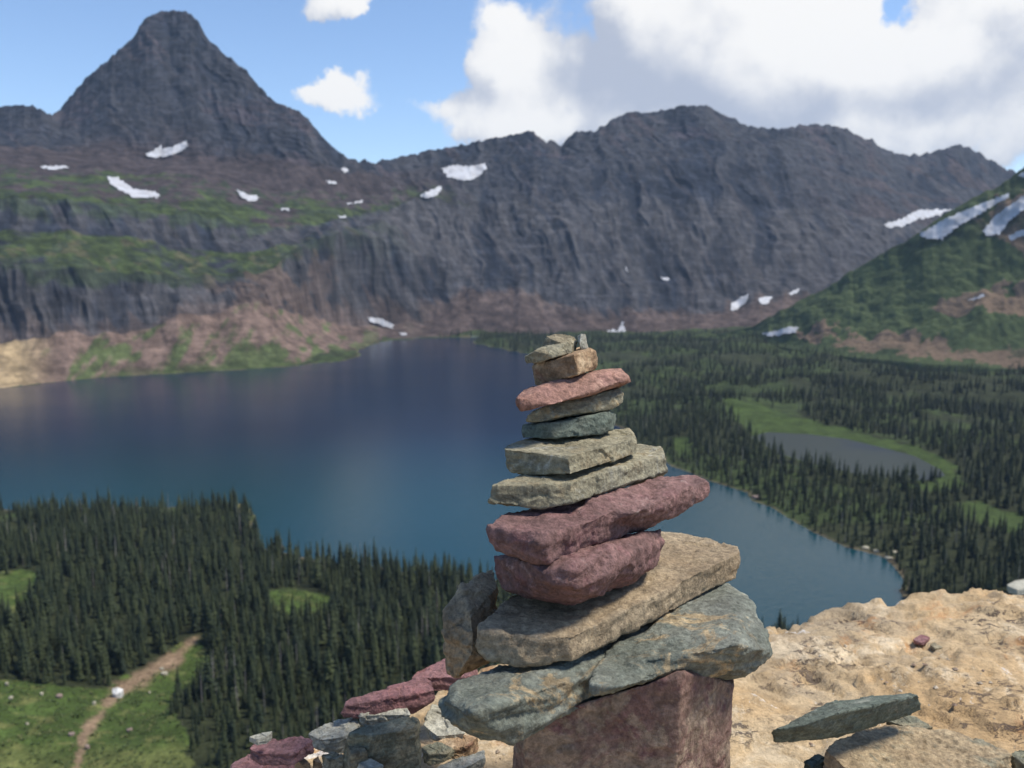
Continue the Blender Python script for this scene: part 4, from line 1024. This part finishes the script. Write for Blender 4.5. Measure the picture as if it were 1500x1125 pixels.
    stone('loose_stone', [Q((1129, 1071, .985), (1165, 1056, 1.02), (1212, 1030, 1.06), (1262, 1023, 1.08), (1334, 1015, 1.10), (1344, 1019, 1.06), (1233, 1043, 1.00), (1180, 1062, .985),
                            (1135, 1088, 1.01), (1225, 1082, 1.035), (1319, 1052, 1.09), (1351, 1039, 1.085), (1240, 1075, 1.03))],
          M_DGREEN, 'flat dark green stone tilted on another slab right of the cairn', vox=.0024, amp=.5, chips=1, chipd=.02, group=GR, strata=.0015)
    stone('loose_stone', [Z(.05, (1208, 1098, 1208, 1150), (1226, 1080, 1226, 1110), (1300, 1058, 1300, 1090), (1400, 1074, 1400, 1100), (1468, 1096, 1466, 1130), (1481, 1106, 1478, 1150), (1425, 1130, 1420, 1190), (1250, 1136, 1250, 1200))],
          M_BUFF, 'low buff slab underneath the flat dark green stone', vox=.0030, amp=1.1, chips=3, chipd=.02, group=GR, rough=1.2)
    S(.045, [(1296, 1054, 1298, 1070), (1335, 1048, 1336, 1060), (1368, 1064, 1368, 1074), (1345, 1070, 1345, 1078)], M_GREYG, 'small grey stone peeping out behind the tilted green one', group=GR)
    S(.04, [(1479, 1104, 1479, 1130), (1492, 1098, 1492, 1120), (1520, 1102, 1520, 1130), (1500, 1120, 1500, 1150)], M_GREYG, 'grey green stone cut off at the lower right corner', group=GR)
    S(.03, [(1176, 1114, 1176, 1128), (1195, 1106, 1195, 1120), (1212, 1112, 1212, 1130), (1190, 1124, 1190, 1140)], M_DGREEN, 'small dark stone in the shade left of the buff slab', group=GR)
    S('ground', [(1337, 936, 1339, 943), (1350, 929, 1352, 938), (1362, 934, 1361, 942), (1350, 942, 1350, 946)], M_WINE, 'little wine red stone in a hollow of the bedrock', group=GR, vox=.002, amp=.3)
    S('ground', [(1362, 944, 1362, 951), (1368, 940, 1368, 947), (1382, 948, 1380, 952), (1370, 950, 1370, 954)], M_BROWN, 'tiny dark flake right of the wine red stone', group=GR, vox=.002, amp=.3)
    S('ground', [(1474, 857, 1476, 868), (1488, 850, 1488, 860), (1520, 846, 1520, 860), (1530, 856, 1530, 870), (1490, 864, 1490, 872)], M_PALE, 'pale stone on the bedrock rim at the right picture edge', group=GR)
pile()

# ================================================================== BEDROCK OUTCROP
def build_outcrop():
    X, Y = np.meshgrid(np.arange(-2.0, 3.4, .0075), np.concatenate([np.arange(-1.8, .7, .03), np.arange(.7, 2.3, .0065)]))
    x = X.ravel(); y = Y.ravel(); p = np.stack([x, y, 0 * x], 1)
    z = rock_h(x, y)
    V = np.stack([x, y, z], 1)
    def mt(n, bs):
        g = n.new('ShaderNodeTexCoord').outputs['Object']
        big = n.noise(g, 3.2, 5, .62, .7); mid = n.noise(g, 13, 6, .66, .4); fin = n.noise(g, 130, 6, .72)
        c = n.mix(n.ramp(big, .36, .62), (.49, .335, .175, 1), (.52, .395, .24, 1))
        c = n.mix(n.ramp(n.noise(n.map(g, (1, .8, 1), (4, 2, 0)), 4.5, 6, .66, .8), .50, .63, 0, .8), c, (.40, .315, .21, 1))
        c = n.mix(n.ramp(n.noise(n.map(g, (1, .8, 1), (1, 7, 0)), 5.2, 6, .7, .6), .56, .64, 0, .85), c, (.47, .265, .125, 1))
        pale = n.noise(n.map(g, (1, .8, 1), (8, 3, 0)), 6.2, 7, .72, .5)
        c = n.mix(n.ramp(pale, .53, .61, 0, .8), c, (.66, .54, .37, 1))
        c = n.mix(n.ramp(n.noise(n.map(g, (1, .8, 1), (2, 9, 0)), 8.0, 7, .7, .8), .62, .66, 0, .85), c, (.70, .66, .60, 1))
        c = n.mix(1., c, n.ramp(mid, .3, .7, .82, 1.15), 'MULTIPLY')
        c = n.mix(1., c, n.ramp(fin, .3, .7, .80, 1.18), 'MULTIPLY')
        # black lichen flecks in clusters
        cl = n.noise(n.map(g, (1, 1., 1), (5, 5, 0)), 5.5, 4, .6, .4); fl = n.noise(n.map(g, (1, 1.6, 1)), 42, 5, .78, .6)
        bl = n.math('MULTIPLY', n.ramp(cl, .46, .60), n.ramp(fl, .53, .59))
        c = n.mix(n.math('MULTIPLY', bl, .85), c, (.085, .065, .060, 1))
        sp = n.ramp(n.voro(g, 160), .06, .13, .8, 0); c = n.mix(n.math('MULTIPLY', sp, n.ramp(mid, .45, .6)), c, (.12, .09, .07, 1))
        n.put(bs.inputs['Base Color'], c); bs.inputs['Roughness'].default_value = .88; bs.inputs['Specular IOR Level'].default_value = .25
        b1 = bump(n, None, n.noise(g, 30, 7, .7), .011, .7); bump(n, bs, n.math('ADD', fin, bl), .003, .8, prev=b1)
    me = mesh_np('bedrock', V, gridfaces(X.shape[0], X.shape[1]), True)
    setp(link('bedrock_outcrop', me, [material('bedrock', mt)]), kind='structure')
build_outcrop()

# ================================================================== BOULDERS IN THE VALLEY
def far_boulders():
    def on_ground(px, py):
        zz = -120.
        for _ in range(30):
            q = onz(np.float64(px), np.float64(py), zz); zz = .5 * zz + .5 * valley_z(q[0:1], q[1:2])[0]
        return onz(np.float64(px), np.float64(py), zz)
    M_W = stone_mat('white_boulder', [(.62, .61, .58), (.70, .69, .66)], None, 0, .02, .02); M_R = stone_mat('reddish_boulder', [(.22, .165, .14), (.27, .20, .17)], None, 0, .05, .02); M_B = stone_mat('buff_boulder', [(.34, .31, .23), (.40, .37, .28)], None, 0, .05, .02)
    L = [(173, 1016, 17, 14, M_W, 'big white boulder standing on the dirt trail'),
         (16, 1022, 11, 5, M_B, 'flat buff rock at the left picture edge of the meadow'), (61, 1016, 8, 6, M_B, 'small whitish rock near the top edge of the meadow'),
         (87, 1019, 14, 6, M_R, 'flat reddish rock near the top edge of the meadow'), (138, 1030, 9, 7, M_B, 'pale rock on the grass left of the big white boulder'),
         (105, 1075, 14, 6, M_R, 'reddish rock beside the narrow lower end of the trail'), (190, 1069, 12, 6, M_R, 'pinkish rock alone on the grass right of the trail'),
         (40, 1060, 6, 5, M_B, 'tiny pale rock low on the left meadow'), (128, 1094, 11, 9, M_R, 'pale reddish rock on the lowest stretch of the trail'),
         (241, 986, 15, 5, M_B, 'long flat buff rock at the upper edge of the trail'), (237, 979, 10, 4, M_B, 'narrow buff rock above the long flat one by the trail'),
         (10, 1002, 8, 8, M_B, 'pale rock in front of the trees at the left picture edge'), (219, 1014, 6, 4, M_B, 'tiny pale rock on the slope right of the big white boulder')]
    for px, py, w, h, m, lb in L:
        q = on_ground(px, py + h * .3); sc = float((q - CAM) @ FW) / F; w *= sc * (1 if w > 16 else .72); h *= sc * (1 if h > 13 else .72); rd = random.Random(px)
        pts = [(q[0] + w * .5 * math.cos(a) * rd.uniform(.8, 1), q[1] + w * .5 * math.sin(a) * rd.uniform(.8, 1), q[2] + z) for a in np.arange(0, 6.2, .8) for z in (-h * .4, h * rd.uniform(.5, .9))] + [(q[0], q[1], q[2] + h * 1.0)]
        bm = bmesh.new(); hull_bm(bm, np.array(pts) - q); bmesh.ops.bevel(bm, geom=bm.edges[:], offset=w * .05, segments=1)
        me = bpy.data.meshes.new('boulder'); bm.to_mesh(me); bm.free(); o = link('boulder', me, [m]); o.location = tuple(q); setp(o, lb, 'boulder', 'rocks scattered on the meadow')
    for px, py, w, lb in ((1108, 729, 16, 'pinkish rock on the right bank nearest the cairn'), (1268, 803, 12, 'leftmost of the four flat shore rocks in the water'), (1283, 808, 10, 'small shore rock second from the left of four'), (1302, 818, 13, 'buff rock furthest out in the water of the four'), (1312, 810, 12, 'shore rock nearest the dark firs of the four')):
        q = onz(np.float64(px), np.float64(py), LAKE + .3); sc = float((q - CAM) @ FW) / F; w *= sc; rd = random.Random(px)
        pts = [(w * .5 * math.cos(a) * rd.uniform(.7, 1), w * .5 * math.sin(a) * rd.uniform(.7, 1), z) for a in np.arange(0, 6.2, .8) for z in (-1.2, w * .22 * rd.uniform(.5, 1))]
        bm = bmesh.new(); hull_bm(bm, pts); me = bpy.data.meshes.new('boulder'); bm.to_mesh(me); bm.free(); o = link('boulder', me, [M_B if px > 1200 else M_R]); o.location = tuple(q); setp(o, lb, 'boulder', 'rocks along the right bank')
far_boulders()


# ---- grit on the bedrock and tufts on the meadow: nobody could count them
def scatter_small():
    rs = np.random.RandomState(21)
    n = 2600
    x = rs.uniform(-.6, 1.6, n); y = rs.uniform(.85, 1.75, n); p = np.stack([x, y, 0 * x], 1)
    s = sdf(x, y, RIM); f = fbm(p, 4.5, 3, off=90)
    k = (s < -.03) & (f + rs.uniform(-.35, .25, n) > .05); x, y = x[k], y[k]; z = rock_h(x, y)
    V = []; T = []
    oct_ = np.array([(1, 0, 0), (.2, .9, 0), (-1, .1, 0), (-.1, -1, 0), (0, 0, .7), (0, 0, -.6)]); of = [(0, 1, 4), (1, 2, 4), (2, 3, 4), (3, 0, 4), (1, 0, 5), (2, 1, 5), (3, 2, 5), (0, 3, 5)]
    for a, b, c in zip(x, y, z):
        r = .0012 + .0045 * rs.rand() ** 3.2; q = oct_ * rs.uniform(.6, 1.25, (6, 3)) * r * (1, 1, .7); t = rs.uniform(0, 6.3); m = np.array([[math.cos(t), -math.sin(t), 0], [math.sin(t), math.cos(t), 0], [0, 0, 1]])
        i = len(V); V += (q @ m + (a, b, c + r * .25)).tolist(); T += [tuple(i + j for j in u) for u in of]
    me = bpy.data.meshes.new('grit'); me.from_pydata(V, [], T)
    def gm(nn, bs):
        g = nn.new('ShaderNodeTexCoord').outputs['Object']; r = nn.new('ShaderNodeNewGeometry').outputs['Random Per Island']
        nn.put(bs.inputs['Base Color'], nn.mix(nn.ramp(r, .3, .8), (.24, .17, .12, 1), (.50, .42, .31, 1))); bs.inputs['Roughness'].default_value = .9
    o = link('gravel_grit', me, [material('grit', gm)]); o['kind'] = 'stuff'
    n = 60000
    x = rs.uniform(-190, 0, n); y = rs.uniform(170, 420, n); z = valley_z(x, y); V0 = np.stack([x, y, z], 1); px, py, dd = project(V0)
    n1 = fbm(V0, 1 / 14., 4, off=2.)
    ok = poly_any(px + n1 * 10, py + n1 * 5, CLEAR) & (px > -20) & (py < 1150) & (segdist(px, py, TRAIL_PX, False) * dd / F > 1.6) & (fbm(V0, 1 / 7., 3, off=66.) > -.25)
    x, y, z = x[ok][:16000], y[ok][:16000], z[ok][:16000]; m = len(x)
    B = np.stack([x, y, z], 1)[:, None, :]; h = (.18 + .75 * rs.rand(m) ** 4)[:, None, None]
    a = rs.uniform(0, 6.3, (m, 5)); tip = np.stack([np.cos(a) * .9, np.sin(a) * .9, rs.uniform(.5, 1.2, (m, 5))], 2) * h; sd_ = np.stack([-np.sin(a), np.cos(a), 0 * a], 2) * h * .34
    tri = np.stack([B - sd_, B + sd_, B + tip], 2).reshape(-1, 3)
    me = mesh_np('tufts', tri, np.arange(len(tri)).reshape(-1, 3), False)
    def tm(nn, bs):
        r = nn.new('ShaderNodeNewGeometry').outputs['Random Per Island']
        g = nn.new('ShaderNodeTexCoord').outputs['Object']
        c = nn.mix(r, (.034, .062, .014, 1), (.078, .105, .026, 1)); c = nn.mix(nn.ramp(nn.noise(g, .12, 3), .5, .65, 0, .6), c, (.17, .17, .06, 1))
        nn.put(bs.inputs['Base Color'], c); bs.inputs['Roughness'].default_value = .85
    o = link('meadow_grass', me, [material('grass_tufts', tm)]); o['kind'] = 'stuff'
scatter_small()

#SECTION_HAZE
def build_haze():
    bm = bmesh.new(); bmesh.ops.create_cube(bm, size=1); me = bpy.data.meshes.new('haze'); bm.to_mesh(me); bm.free()
    m = bpy.data.materials.new('haze'); m.use_nodes = True; nt = m.node_tree; nt.nodes.clear()
    v = nt.nodes.new('ShaderNodeVolumePrincipled'); v.inputs['Color'].default_value = (.56, .74, 1, 1); v.inputs['Density'].default_value = 5e-5; v.inputs['Anisotropy'].default_value = 0.0
    o = nt.nodes.new('ShaderNodeOutputMaterial'); nt.links.new(v.outputs[0], o.inputs['Volume'])
    ob = link('haze', me, [m]); ob.scale = (13000, 13000, 4000); ob.location = (0, 0, -1200)
    ob['kind'] = 'stuff'
build_haze()
